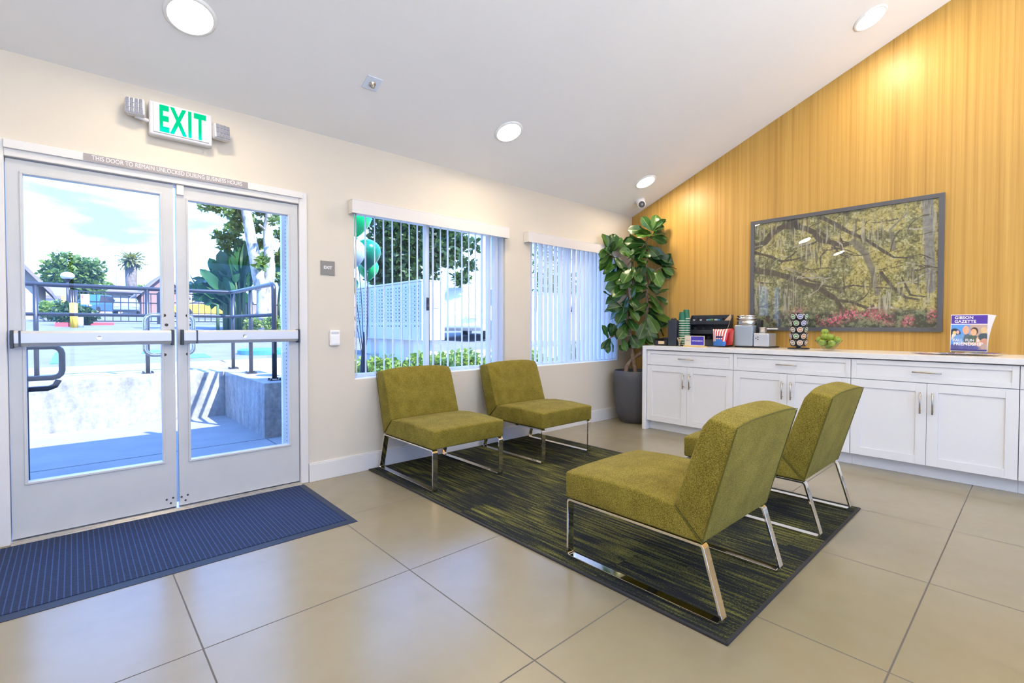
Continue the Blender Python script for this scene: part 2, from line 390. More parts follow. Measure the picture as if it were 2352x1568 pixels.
# ================================================================== ROOM SHELL
YW = 3.50; XW = 5.22; XL = -3.5; YB = -4.0; WT = 0.15
DX0, DX1, DZ = -0.30, 1.225, 2.04
W1 = (1.575, 3.09, 0.705, 2.01); W2 = (3.43, 4.925, 0.695, 2.01)
def struct(o): o['kind'] = 'structure'; return o
mb = MB(); mb.box(XL, XW, YB, YW, -0.12, 0); struct(mb.build('floor', M_tile))
mb = MB()
xs = [XL-0.15, DX0, DX1, W1[0], W1[1], W2[0], W2[1], XW+0.15]; zs = [0, 0.695, 0.705, 2.01, DZ, 2.48+0.02]
for i in range(len(xs)-1):
    for k in range(len(zs)-1):
        cx_, cz_ = (xs[i]+xs[i+1])/2, (zs[k]+zs[k+1])/2
        if DX0 < cx_ < DX1 and cz_ < DZ: continue
        if any(W[0] < cx_ < W[1] and W[2] < cz_ < W[3] for W in (W1, W2)): continue
        mb.box(xs[i], xs[i+1], YW, YW+WT, zs[k], zs[k+1])
struct(mb.build('wall_front', M_wall))
prof = [(YB, 0), (YW, 0), (YW, 2.48+0.02), (-0.25, ceil_z(-0.25)+0.02), (YB, ceil_z(YB)+0.02)]
struct(MB().prism(prof, 'x', XW, XW+0.15).build('wall_right', M_wood))
struct(MB().prism(prof, 'x', XL-0.15, XL).build('wall_left', M_wall))
mb = MB(); mb.box(XL-0.15, -3.3, YB-0.15, YB, 0, ceil_z(YB)+0.1); mb.box(4.9, XW+0.15, YB-0.15, YB, 0, ceil_z(YB)+0.1); mb.box(-3.3, 4.9, YB-0.15, YB, 0, 0.04); mb.box(-3.3, 4.9, YB-0.15, YB, 2.42, ceil_z(YB)+0.1)
struct(mb.build('wall_back', M_wall))
wb = struct_empty('window_3', (0.5, YB, 0.25)); mb = MB()  # unseen rear glazing, added to let in fill daylight for the ceiling
for k in range(6): xx = -3.3+k*(8.2-0.06)/5; mb.box(xx, xx+0.06, YB-0.12, YB-0.03, 0.04, 2.42)
mb.box(-3.3, 4.9, YB-0.12, YB-0.03, 0.04, 0.10); mb.box(-3.3, 4.9, YB-0.12, YB-0.03, 2.36, 2.42); mb.build('window_frame', M_charc_w, wb)
MB().box(-3.25, 4.85, YB-0.08, YB-0.07, 0.09, 2.37).build('glass_pane', M_glass, wb)
struct(MB().box(-20, 22, -30, YB-0.15, -0.1, -0.001).build('rear_bounce_ground', M_conc2))  # unseen pale ground, added to bounce sunlight up through the rear glazing
def rz(y): return ceil_z(y)
mb = MB()
pf = [(4.2, rz(3.5)-0.7*SL), (-0.25, rz(-0.25)), (YB-0.5, rz(YB)-0.5*SL)]
pf[2] = (YB-0.16, rz(YB)-0.16*SL); pf = pf + [(YB-0.16, pf[2][1]+0.17), (-0.25, pf[1][1]+0.17), (4.2, pf[0][1]+0.17)]
mb.prism(pf, 'x', XL-0.5, XW+0.6); struct(mb.build('ceiling', M_ceil))
# baseboards
mb = MB().box(DX1+0.003, 5.218, YW-0.016, YW, 0, 0.125).box(DX1+0.003, 5.218, YW-0.011, YW, 0.125, 0.134)
struct(mb.build('baseboard_front', M_trim, bevel=0.002))
struct(MB().box(XL, DX0-0.09, YW-0.016, YW, 0, 0.134).build('baseboard_front_left', M_trim, bevel=0.002))
# window frames and glass
def window(n, W, mull):
    x0, x1, z0, z1 = W; e = struct_empty('window_%d' % n, ((x0+x1)/2, YW+0.1, z0))
    y0, y1 = YW+0.085, YW+0.135; fwid = 0.035
    mb = MB(); mb.box(x0, x1, y0, y1, z0, z0+fwid); mb.box(x0, x1, y0, y1, z1-fwid, z1)
    mb.box(x0, x0+fwid, y0, y1, z0+fwid, z1-fwid); mb.box(x1-fwid, x1, y0, y1, z0+fwid, z1-fwid)
    mb.build('window_frame', M_vinyl, e, bevel=0.003)
    mb = MB(); mb.box(mull, mull+0.045, y0-0.012, y0+0.02, z0+fwid, z1-fwid); mb.build('meeting_stile', M_vinyl, e, bevel=0.003)
    mb = MB(); mb.box(mull+0.05, mull+0.065, y0+0.012, y0+0.03, z0+fwid, z1-fwid); mb.build('sash_edge', M_charc, e)
    mb = MB(); mb.box(x0+fwid, mull, y0+0.02, y0+0.026, z0+fwid, z1-fwid); mb.build('glass_pane', M_glass, e)
    mb = MB(); mb.box(mull+0.065, x1-fwid, y0+0.034, y0+0.04, z0+fwid, z1-fwid); mb.build('glass_pane', M_glass, e)
    zc = 1.30; mb = MB(); mb.box(mull+0.008, mull+0.038, y0-0.022, y0-0.012, zc-0.055, zc+0.055); mb.prism([(mull+0.012, zc-0.03), (mull+0.034, zc-0.03), (mull+0.023, zc+0.04)], 'y', y0-0.036, y0-0.022)
    mb.build('latch', M_charc, e, bevel=0.002)
    mb = MB(); mb.box(x0, x1, YW+0.002, y0, z0-0.004, z0+0.008); mb.build('window_sill', M_sill, e, bevel=0.002)
window(1, W1, 2.235); window(2, W2, 4.10)
# vertical blinds
def blinds(W, label, tilt, x_start, x_end, vx0, vx1, open_rng):
    x0, x1, z0, z1 = W; e = thing('vertical_blind', (x0, YW+0.03, z0+0.02), label, 'blinds', None)
    mb = MB(); mb.box(vx0, vx1, YW-0.07, YW-0.062, 1.945, 2.042); mb.box(vx0, vx0+0.008, YW-0.062, YW-0.002, 1.945, 2.042)
    mb.box(vx1-0.008, vx1, YW-0.062, YW-0.002, 1.945, 2.042); mb.box(vx0, vx1, YW-0.07, YW-0.002, 2.042, 2.048)
    mb.build('valance', mat('valance_vinyl', (0.72, 0.69, 0.66), 0.4), e, bevel=0.002)
    mb = MB(); mb.box(x0+0.02, x1-0.02, YW+0.01, YW+0.05, 1.965, 2.0); mb.build('head_rail', M_white, e)
    n = int(round((x_end-x_start)/0.0775)); rnd = random.Random(int(x0*100))
    for i in range(n+1):
        x = x_start + (x_end-x_start)*i/n; a = tilt(x) + rnd.uniform(-1, 1)*(7 if x0 < 2 else 9); a = math.radians(a)
        d = Vector((math.sin(a), math.cos(a), 0)); nn = Vector((d.y, -d.x, 0)); c = Vector((x, YW+0.034, 0))
        mb = MB(); K = 7; tilt2 = rnd.uniform(-0.004, 0.004); vs = []; fs = []
        ztop, zbot = 1.966, z0+0.022
        for side in (0, 1):
            for (zz, sh) in ((ztop, 0), (zbot, tilt2)):
                for k in range(K):
                    u = k/(K-1)*2-1
                    vs.append(c + d*(u*0.0445+sh) + nn*(0.006*(1-u*u)+side*0.0008) + Vector((0, 0, zz)))
        for k in range(K-1):
            fs.append((k, k+1, K+k+1, K+k)); fs.append((2*K+k, 3*K+k, 3*K+k+1, 2*K+k+1))
        fs += [(0, K, 3*K, 2*K), (K-1, 3*K-1, 4*K-1, 2*K-1)]
        mb.add(vs, fs); mb.build('slat', M_slat, e, smooth=True)
    return e
blinds(W1, 'vertical blind in the wider-open window behind the first two green chairs, slats mostly turned open', lambda x: 27 if x < 2.83 else 4, 1.60, 3.06, 1.53, 3.085, None)
b2 = blinds(W2, 'vertical blind in the window beside the potted fig tree, slats nearly closed and glowing blue', lambda x: 22 if x < 3.5 else 20 - (x-3.5)*4, 3.46, 4.90, 3.335, 4.905, None)
MB().tube([(3.50, YW-0.02, 1.95), (3.50, YW-0.02, 1.25)], 0.004, 8).build('wand', M_white, b2, smooth=True)

# ---- double door
tr = struct_empty('trim_1', (0.46, YW, 0))
mb = MB()
mb.box(DX0, -0.245, YW-0.012, YW+0.12, 0, DZ); mb.box(1.172, DX1, YW-0.012, YW+0.12, 0, DZ); mb.box(-0.245, 1.172, YW-0.012, YW+0.12, 1.957, DZ)
mb.build('door_frame', M_trim, tr, bevel=0.004)
mb = MB(); mb.box(-0.38, DX0, YW-0.02, YW-0.0005, 0, DZ+0.02); mb.build('casing', M_trim, tr, bevel=0.003)
mb = MB(); mb.box(-0.245, 1.19, YW-0.026, YW-0.012, 1.995, 2.038); mb.build('head_strip', M_trim, tr, bevel=0.002)
mb = MB(); mb.prism([(YW-0.03, 0.001), (YW+0.12, 0.001), (YW+0.12, 0.012), (YW+0.02, 0.016), (YW-0.01, 0.014)], 'x', -0.245, 1.172); mb.build('threshold', M_steel, tr)
mb = MB(); mb.box(0.468, 0.505, YW-0.004, YW+0.012, 1.895, 1.955); mb.build('door_holder', M_trim, tr, bevel=0.003)
def door(n, x0, x1, g0, g1, gz0, gz1, hinge_left):
    y0, y1 = YW+0.010, YW+0.055
    e = struct_empty('door_%d' % n, ((x0+x1)/2, YW+0.03, 0))
    zb, zt = 0.020, 1.950
    mb = MB(); mb.box(x0, g0, y0, y1, zb, zt); mb.box(g1, x1, y0, y1, zb, zt); mb.box(g0, g1, y0, y1, zb, gz0); mb.box(g0, g1, y0, y1, gz1, zt)
    mb.build('door_leaf', M_door, e)
    mb = MB(); bw = 0.012
    for (a, b, c, d) in ((g0-bw, g1+bw, gz0-bw, gz0), (g0-bw, g1+bw, gz1, gz1+bw), (g0-bw, g0, gz0, gz1), (g1, g1+bw, gz0, gz1)):
        mb.box(a, b, y0-0.006, y0+0.002, c, d)
    mb.build('glazing_bead', M_door, e, bevel=0.002)
    mb = MB(); mb.box(g0, g1, y0+0.018, y0+0.024, gz0, gz1); mb.build('glass_pane', M_glass, e)
    # panic bar
    bx0, bx1 = (x0+0.008, x1-0.010) if hinge_left else (x0+0.012, x1-0.008)
    z0, z1 = 1.005, 1.083
    mb = MB(); mb.prism([(y0-0.001, z0-0.004), (y0-0.001, z1), (y0-0.052, z1), (y0-0.058, z1-0.012), (y0-0.058, z0+0.016), (y0-0.04, z0)], 'x', bx0+0.012, bx1-0.012)
    pb = mb.build('push_bar', M_steel_l, e, bevel=0.002)
    for xx in (bx0, bx1-0.012):
        mb = MB(); mb.box(xx, xx+0.012, y0-0.062, y0-0.0005, z0-0.010, z1+0.004); mb.build('end_cap', M_dark2, pb, bevel=0.003)
    gx = (bx0+0.03) if hinge_left else (bx0+0.075)
    mb = MB(); mb.box(gx, gx+0.008, y0-0.060, y0-0.001, z0-0.002, z1+0.001); mb.build('bar_joint', M_dark2, pb)
    xm = (x0+x1)/2
    Mx = face_mtx((xm, y0-0.058, (z0+z1)/2), (1, 0, 0), (0, 0, 1)); mb = MB()
    mb.lathe([(0.0, 0.002), (0.004, 0.002), (0.004, 0.0), (0.011, 0.0015), (0.011, 0)], (0, 0, 0), 16, M=Mx); mb.build('lock_cylinder', M_chrome, pb)
    # pull handle on the outer side
    if hinge_left: hx, ex = x1-0.135, x1-0.035
    else: hx, ex = x0+0.095, x0+0.035
    s_ = 1 if ex > hx else -1; yy = y1+0.05; pts = []
    pts.append((ex, y1, 1.170)); pts.append((ex, yy-0.01, 1.172)); pts.append((ex-s_*0.012, yy, 1.175))
    for k in range(6): a = PI/2*k/5; pts.append((hx+s_*0.04-s_*0.04*math.sin(a), yy, 1.135+0.04*math.cos(a)))
    for k in range(6): a = PI/2*k/5; pts.append((hx+s_*0.04-s_*0.04*math.cos(a), yy, 0.975-0.04*math.sin(a)))
    pts += [(ex-s_*0.012, yy, 0.935), (ex, yy-0.01, 0.937), (ex, y1, 0.94)]
    MB().tube(pts, 0.0125, 12).build('pull_handle', M_steel, e, smooth=True)
    mb = MB()
    px = x1-0.05 if hinge_left else x0+0.05
    for zz in (1.172, 0.938, 1.115):
        mb.lathe([(0.0, 0.004), (0.006, 0.003), (0.009, 0)], (0, 0, 0), 12, M=face_mtx((px if zz != 1.115 else px+0.01, y0, zz), (1, 0, 0), (0, 0, 1)))
    bx = x1-0.03 if hinge_left else x0+0.03
    for (dx, zz) in ((-0.02, 0.07), (0.012, 0.075), (0, 0.045)):
        mb.lathe([(0.0, 0.003), (0.005, 0.002), (0.006, 0)], (0, 0, 0), 10, M=face_mtx((bx+dx, y0, zz), (1, 0, 0), (0, 0, 1)))
    mb.build('bolt', M_dgrey, e)
    return e
M_steel_l = mat('satin_aluminium', (0.62, 0.61, 0.585), 0.38, 0.45)
M_dark2 = mat('dark_end_cap', (0.035, 0.045, 0.065), 0.4)
door(1, -0.241, 0.452, -0.181, 0.387, 0.302, 1.883, True)
door(2, 0.466, 1.168, 0.527, 1.102, 0.290, 1.872, False)
# opening-hours strip over the door
sg = thing('door_notice', (0.449, YW-0.027, 2.016), 'long grey notice strip over the double door about staying unlocked in business hours', 'sign')
MB().box(0.052, 0.848, YW-0.0285, YW-0.0265, 1.998, 2.036).build('notice_plate', mat('notice_grey', (0.34, 0.30, 0.30), 0.4), sg)
M_lett = mat('notice_lettering', (0.85, 0.83, 0.82), 0.4)
text_mesh('THIS DOOR TO REMAIN UNLOCKED DURING BUSINESS HOURS', 0.0345, face_mtx((0.45, YW-0.0288, 2.017), (1, 0, 0), (0, 0, 1)), M_lett, 'lettering', sg, sx=0.735)

# ---- exit sign with emergency heads
ex = thing('exit_sign', (0.475, YW, 2.21), 'lit white exit sign with green letters and two emergency lamp heads over the door', 'exit sign')
x0, x1, z0, z1 = 0.335, 0.648, 2.205, 2.400
M_exw = mat('sign_housing', (0.66, 0.66, 0.69), 0.35)
MB().box(x0, x1, YW-0.055, YW-0.001, z0, z1).build('housing', M_exw, ex, bevel=0.014, seg=4)
MB().box(x0+0.018, x1-0.018, YW-0.060, YW-0.053, z0+0.018, z1-0.012).build('face_plate', mat('sign_face', (0.66, 0.65, 0.67), 0.3), ex, bevel=0.003)
def exitem(t, b):
    z = t.sep(t.geo())[2]
    c = t.mix(t.rng(z, 2.235, 2.28), (0.0, 1.0, 0.80), (0.0, 0.78, 0.34)); t.set(b.inputs['Emission Color'], c)
M_green = mat('exit_green', (0.0, 0.06, 0.03), 0.9, spec=0.05, emit=(0, 0.7, 0.4), es=0.78, fn=exitem)
text_mesh('EXIT', 0.205, face_mtx(((x0+x1)/2+0.004, YW-0.0605, (z0+z1)/2-0.004), (1, 0, 0), (0, 0, 1)), M_green, 'letters', ex, extrude=0.001, offset=0.0070, sx=0.48, space=1.20)
M_lens = mat('lamp_lens', (0.36, 0.37, 0.43), 0.15, 0.5)
for s_ in (-1, 1):
    xc = x0-0.062 if s_ < 0 else x1+0.048
    hw = 0.045
    Rm = Matrix.Translation((xc, YW-0.055, 2.335 if s_ < 0 else 2.305)) @ Matrix.Rotation(math.radians(12*s_), 4, 'Z') @ Matrix.Rotation(math.radians(-6), 4, 'X')
    mb = MB(); mb.box(-hw, hw, -0.020, 0.028, -0.045, 0.045, Rm); hd = mb.build('lamp_head', M_exw, ex, bevel=0.010, seg=3)
    mb = MB()
    for i in range(3):
        for k in range(4):
            zc = -0.028+i*0.028; xc2 = -0.030+k*0.020
            mb.box(xc2-0.009, xc2+0.009, -0.0245, -0.019, zc-0.0125, zc+0.0125, Rm)
    mb.build('lens', M_lens, hd, bevel=0.002)
    MB().tube([(x0+0.01 if s_ < 0 else x1-0.01, YW-0.03, 2.28), (xc, YW-0.04, 2.292)], 0.012, 10).build('arm', M_exw, ex, smooth=True)
# ---- small plates on the wall
s2 = thing('exit_plaque', (1.370, YW, 1.478), 'small square grey plaque reading EXIT beside the door frame', 'sign')
MB().box(1.320, 1.423, YW-0.006, YW-0.0005, 1.478, 1.580).build('plaque', mat('plaque_grey', (0.22, 0.21, 0.19), 0.4), s2, bevel=0.001)
text_mesh('EXIT', 0.030, face_mtx((1.3715, YW-0.0065, 1.532), (1, 0, 0), (0, 0, 1)), M_lett, 'lettering', s2, offset=0.0008)
mb = MB()
for i in range(6): mb.box(1.360+i*0.006, 1.362+i*0.006, YW-0.0072, YW-0.0055, 1.505, 1.507)
mb.build('braille', mat('plaque_dot', (0.3, 0.2, 0.18), 0.5), s2)
th = thing('wall_sensor', (1.415, YW, 0.967), 'white wall-mounted sensor box with a slotted top, below the EXIT plaque', 'sensor')
MB().box(1.380, 1.452, YW-0.022, YW-0.0005, 0.968, 1.080).build('case', M_white, th, bevel=0.004, seg=3)
mb = MB()
for k in range(8):
    for j in range(2): mb.box(1.389+k*0.007, 1.393+k*0.007, YW-0.0235, YW-0.0215, 1.052+j*0.009, 1.057+j*0.009)
mb.build('slots', mat('slot_grey', (0.42, 0.41, 0.40), 0.6), th)
MB().box(1.387, 1.445, YW-0.025, YW-0.0215, 0.980, 1.040).build('cover', M_white, th, bevel=0.002)

# ================================================================== CEILING ITEMS
def ceil_frame(x, y, off=0.0):
    n = Vector((0, -SL, -1)).normalized() if y > -0.25 else Vector((0, SL, -1)).normalized()
    r = Vector((1, 0, 0)); u = n.cross(r)
    p = Vector((x, y, ceil_z(y))) + n*off
    return Matrix(((r.x, u.x, n.x, p.x), (r.y, u.y, n.y, p.y), (r.z, u.z, n.z, p.z), (0, 0, 0, 1)))
M_lamp = mat('lamp_glow', (1, 1, 1), 0.5, emit=(1.0, 0.90, 0.75), es=18)
lab = {(0.466, 2.97): 'round recessed ceiling light nearest the exit sign', (2.66, 2.97): 'round recessed ceiling light above the first two green chairs and window',
       (4.68, 2.97): 'round recessed ceiling light over the fig tree, by the security camera', (4.68, 0.957): 'round recessed ceiling light high on the slope by the wood wall'}
for (x, y) in LAMPS:
    if (x, y) in lab: l_, g_ = lab[(x, y)], None
    else: continue
    Mx = ceil_frame(x, y); e = thing('ceiling_light', Mx @ Vector((0, 0, 0)), l_, 'ceiling light')
    MB().lathe([(0.118, 0.0), (0.118, 0.004), (0.108, 0.010), (0.100, 0.012), (0.100, 0.0)], (0, 0, 0), 40, M=Mx).build('trim_ring', M_white, e, smooth=True)
    MB().lathe([(0.102, 0.009), (0.09, 0.012), (0.0001, 0.013)], (0, 0, 0), 40, M=Mx).build('lens', M_lamp, e, smooth=True)
Mx = ceil_frame(1.468, 2.978); e = thing('ceiling_sprinkler', Mx @ Vector((0, 0, 0)), 'small square white plate with a sprinkler nub on the sloped ceiling', 'sprinkler')
MB().box(-0.052, 0.052, -0.052, 0.052, 0.0005, 0.006, Mx).build('plate', mat('plate_white', (0.72, 0.80, 0.92), 0.3), e, bevel=0.002)
mb = MB().lathe([(0.022, 0.006), (0.022, 0.012), (0.010, 0.014), (0.008, 0.03), (0.014, 0.032), (0.0001, 0.034)], (0, 0, 0), 20, M=Mx); mb.build('nub', M_steel, e, smooth=True)
for (x, y) in FILL_UPLIGHTS:   # added bowls housing the unseen ceiling fill
    e = thing('fill_pendant', (x, y, 2.2), 'white bowl lamp added unseen over the rear half to brighten the ceiling, %s' % {-1.2: 'nearest the left wall', 1.2: 'in the middle', 3.6: 'nearest the wood wall'}[x], 'pendant lamp')
    MB().lathe([(0.03, 2.20), (0.12, 2.21), (0.20, 2.25), (0.235, 2.30), (0.230, 2.30), (0.19, 2.26), (0.0001, 2.24)], (x, y, 0), 32).build('bowl', M_white, e, smooth=True)
    MB().tube([(x, y, 2.30), (x, y, ceil_z(y)-0.03)], 0.006, 8).build('rod', M_steel, e); MB().lathe([(0.05, -0.03), (0.05, 0.0), (0.0001, 0.0)], (x, y, ceil_z(y)), 20).build('canopy', M_white, e)
# dome camera
Mx = ceil_frame(4.967, 3.224); e = thing('security_camera', Mx @ Vector((0, 0, 0)), 'white dome security camera in the ceiling corner with a black lens', 'security camera')
MB().lathe([(0.055, 0.0005), (0.055, 0.02), (0.045, 0.032), (0.03, 0.034)], (0, 0, 0), 32, M=Mx).build('base', M_white, e, smooth=True)
p = Mx @ Vector((0, 0, 0.055)); MB().ell(p, 0.048, 0.048, 0.048, 24, 16).build('ball', M_white, e, smooth=True)
dcam = (Vector((0.6, -0.2, 1.2))-p).normalized(); Mc = dcam.to_track_quat('Z', 'Y').to_matrix().to_4x4(); Mc.translation = p
MB().lathe([(0.036, 0.030), (0.036, 0.047), (0.031, 0.050), (0.0001, 0.050)], (0, 0, 0), 28, M=Mc).build('lens_cover', M_dark, e)
MB().lathe([(0.013, 0.050), (0.013, 0.055), (0.0001, 0.056)], (0, 0, 0), 20, M=Mc).build('lens', mat('lens_grey', (0.12, 0.12, 0.13), 0.15), e)

# ================================================================== FLOOR COVERINGS
rg = thing('area_rug', (2.6, 2.1, 0), 'large dark rug with olive-green broken stripes under the four chairs', 'rug')
RA = [(1.672, 3.478), (1.666, 0.719), (3.530, 0.730), (3.530, 3.478)]
def inset(P, d):
    c = Vector((sum(p[0] for p in P)/4, sum(p[1] for p in P)/4)); return [(p[0]+(d if p[0] < c.x else -d), p[1]+(d if p[1] < c.y else -d)) for p in P]
MB().prism(inset(RA, 0.012), 'z', 0.0005, 0.009).build('pile', M_rug, rg)
mb = MB()
RI = inset(RA, 0.013)
for i in range(4):
    j = (i+1) % 4; mb.prism([RA[i], RA[j], RI[j], RI[i]], 'z', 0.0005, 0.010)
mb.build('binding', M_rugedge, rg, bevel=0.002)
mt = thing('door_mat', (0.27, 3.05, 0), 'long navy blue ribbed entrance mat inside the double door', 'mat')
MB().box(-0.600, 1.140, 2.648, 3.440, 0.0045, 0.010).build('pile', M_mat, mt)
mb = MB(); A = [(-0.645, 2.602), (1.184, 2.602), (1.184, 3.466), (-0.645, 3.466)]; B = inset(A, 0.046)
for i in range(4):
    j = (i+1) % 4; q = [A[i], A[j], B[j], B[i]]
    mb.add([(q[0][0], q[0][1], 0.0005), (q[1][0], q[1][1], 0.0005), (q[2][0], q[2][1], 0.0005), (q[3][0], q[3][1], 0.0005), (q[0][0], q[0][1], 0.002), (q[1][0], q[1][1], 0.002), (q[2][0], q[2][1], 0.008), (q[3][0], q[3][1], 0.008)],
           [(0, 3, 2, 1), (4, 5, 6, 7), (0, 1, 5, 4), (1, 2, 6, 5), (2, 3, 7, 6), (3, 0, 4, 7)])
mb.build('rubber_border', M_rubber, mt)

# ================================================================== CHAIRS
def arc_path(pts, r, n=5):
    out = []; N = len(pts)
    for i in range(N):
        p, a, b = Vector(pts[i]), Vector(pts[i-1]), Vector(pts[(i+1) % N])
        u = (a-p).normalized(); v = (b-p).normalized(); ang = u.angle(v); d = r/math.tan(ang/2)
        p0, p1 = p+u*d, p+v*d; c = p + (u+v).normalized()*(r/math.sin(ang/2))
        for k in range(n+1):
            tt = k/n; q = p0.lerp(p1, tt); q = c + (q-c).normalized()*r; out.append(q)
    return out
def cushion(mb, poly, w, crown, K=12):
    # poly: (y,z) outline; crown: per-point outward bulge (dy,dz) at mid width
    n = len(poly); vs = []; fs = []
    for k in range(K+1):
        u = k/K*2-1; h = 1-abs(u)**3.2
        for i, (y, z) in enumerate(poly): vs.append((u*w/2, y+crown[i][0]*h, z+crown[i][1]*h))
    for k in range(K):
        for i in range(n): j = (i+1) % n; fs.append((k*n+i, k*n+j, (k+1)*n+j, (k+1)*n+i))
    fs.append(tuple(range(n-1, -1, -1))); fs.append(tuple(K*n+i for i in range(n))); mb.add(vs, fs)
def densify(poly, cr, m=4):
    P, C = [], []
    n = len(poly)
    for i in range(n):
        a, b = poly[i], poly[(i+1) % n]; ca, cb = cr[i], cr[(i+1) % n]
        for k in range(m):
            t_ = k/m; P.append((a[0]*(1-t_)+b[0]*t_, a[1]*(1-t_)+b[1]*t_)); C.append((ca[0]*(1-t_)+cb[0]*t_, ca[1]*(1-t_)+cb[1]*t_))
    return P, C
CW = 0.62
def make_chair(loc, label):
    e = thing('lounge_chair', (0, 0, 0), label, 'chair')
    # seat: front face, top, joint, bottom
    P = [(0.016, 0.284), (0.018, 0.408), (-0.20, 0.420), (-0.40, 0.418), (-0.546, 0.404), (-0.662, 0.284)]
    Cc = [(0, 0), (0.006, 0.006), (0, 0.014), (0, 0.012), (0, 0.004), (0, 0)]
    mb = MB(); cushion(mb, P, CW, Cc); mb.build('seat', M_fabric, e, smooth=True, bevel=0.013, seg=3)
    P = [(-0.665, 0.285), (-0.547, 0.402), (-0.610, 0.590), (-0.658, 0.725), (-0.688, 0.762), (-0.790, 0.742), (-0.728, 0.52)]
    Cc = [(0, 0), (0.004, 0.004), (0.015, 0), (0.012, 0.006), (0.006, 0.022), (0, 0.014), (-0.002, 0)]
    mb = MB(); cushion(mb, P, CW, Cc); bk = mb.build('backrest', M_fabric, e, smooth=True, bevel=0.011, seg=3)
    mb = MB()
    for s_ in (-1, 1):
        xs_ = s_*(CW/2-0.001); mb.tube([(xs_, -0.665, 0.292), (xs_, -0.728, 0.52), (xs_, -0.788, 0.737)], 0.0022, 6)
        mb.tube([(xs_, -0.664, 0.287), (xs_, -0.549, 0.402)], 0.0022, 6)
    mb.tube([(-CW/2, -0.788, 0.741)] + [(-CW/2+CW*k/12, -0.790, 0.742+0.014*(1-abs(k/6-1)**3.2)) for k in range(13)], 0.0022, 6)
    mb.build('seam', M_seam, bk)
    for s_ in (-1, 1):
        pts = arc_path([(0.004, 0.0075), (0.004, 0.277), (-0.662, 0.277), (-0.742, 0.0075)], 0.016)
        N = len(pts); vs = []; fs = []; th_ = 0.005; xw = 0.020; xc = s_*(CW/2-0.022)
        for i, p in enumerate(pts):
            a, b = pts[i-1], pts[(i+1) % N]; d = (b-a).normalized(); n_ = Vector((-d.y, d.x))
            for (sx_, sn) in ((-1, -1), (1, -1), (1, 1), (-1, 1)): vs.append((xc+sx_*xw, p.x+n_.x*th_*sn, p.y+n_.y*th_*sn))
        for i in range(N):
            j = (i+1) % N
            for k in range(4): fs.append((i*4+k, j*4+k, j*4+(k+1) % 4, i*4+(k+1) % 4))
        mb = MB(); mb.add(vs, fs); fr_ = mb.build('sled_leg', M_chrome, e)
        bv = fr_.modifiers.new('bevel', 'BEVEL'); bv.width = 0.0012; bv.segments = 2; bv.limit_method = 'ANGLE'
    for q in (-0.20, -0.54): MB().box(-CW/2+0.03, CW/2-0.03, q, q+0.04, 0.272, 0.282).build('cross_bar', M_dark, e)
    return e
ch = make_chair(None, 'green lounge chair in the foreground, back to the viewer, nearest the camera')
RZ = 0.0085
ch.location = (2.045, 1.512, RZ)
dup(ch, (3.153, 1.500, RZ), 0, 'green lounge chair with its back turned, nearest the white cabinets')
dup(ch, (2.050, 2.700, RZ), PI, 'green lounge chair facing the room under the window, nearest the double door')
dup(ch, (3.052, 2.672, RZ), PI, 'green lounge chair facing the room between the two windows, nearest the potted tree')

# ================================================================== CABINETS
XF = 4.585   # door-front plane
def shaker(mb, y0, y1, z0, z1, st=0.055):
    mb.box(XF, XF+0.020, y0, y0+st, z0, z1); mb.box(XF, XF+0.020, y1-st, y1, z0, z1)
    mb.box(XF, XF+0.020, y0+st, y1-st, z0, z0+st); mb.box(XF, XF+0.020, y0+st, y1-st, z1-st, z1)
    mb.box(XF+0.009, XF+0.018, y0+st, y1-st, z0+st, z1-st)
def pull(mb, c, axis, L):
    x = XF-0.028; h = L/2
    if axis == 'y':
        mb.tube([(x, c[0]-h, c[1]), (x, c[0]+h, c[1])], 0.0058, 10)
        for q in (-h*0.72, h*0.72): mb.tube([(x, c[0]+q, c[1]), (XF-0.0002, c[0]+q, c[1])], 0.0045, 8)
    else:
        mb.tube([(x, c[0], c[1]-h), (x, c[0], c[1]+h)], 0.0058, 10)
        for q in (-h*0.72, h*0.72): mb.tube([(x, c[0], c[1]+q), (XF-0.0002, c[0], c[1]+q)], 0.0045, 8)
def cabinet(y0, y1, label):
    e = thing('base_cabinet', (4.9, (y0+y1)/2, 0), label, 'cabinet', 'white shaker base cabinets along the wood wall')
    mb = MB(); mb.box(XF+0.0205, XW-0.004, y0+0.0005, y1-0.0005, 0.100, 0.855); mb.box(XF+0.075, XW-0.004, y0+0.0005, y1-0.0005, 0.0005, 0.0995); mb.build('body', [M_cab], e)
    g = 0.0022
    mb = MB(); shaker(mb, y0+g, y1-g, 0.702, 0.853, 0.034); d = mb.build('drawer', M_cab, e, bevel=0.0015)
    mb = MB(); pull(mb, ((y0+y1)/2, 0.778), 'y', 0.165); mb.build('handle', M_nickel, d, smooth=True)
    ym = (y0+y1)/2
    for (a, b, hy) in ((y0+g, ym-g/2, ym-0.035), (ym+g/2, y1-g, ym+0.035)):
        mb = MB(); shaker(mb, a, b, 0.100, 0.697, 0.062); d = mb.build('door', M_cab, e, bevel=0.0015)
        mb = MB(); pull(mb, (hy, 0.555), 'z', 0.155); mb.build('handle', M_nickel, d, smooth=True)
cabinet(1.955, 2.876, 'white shaker base cabinet beside the potted tree, under the coffee supplies')
cabinet(1.027, 1.955, 'white shaker base cabinet under the capsule tower, partly behind the chair backs')
cabinet(0.098, 1.027, 'white shaker base cabinet right of the green chairs, under the brochures and picture')
cabinet(-0.83, 0.098, 'white shaker base cabinet cut off at the right edge of the picture')
mb = MB(); mb.box(4.565, XW-0.002, -0.84, 2.920, 0.862, 0.902); mb.box(4.565, XW-0.002, 2.8785, 2.920, 0.0005, 0.862)
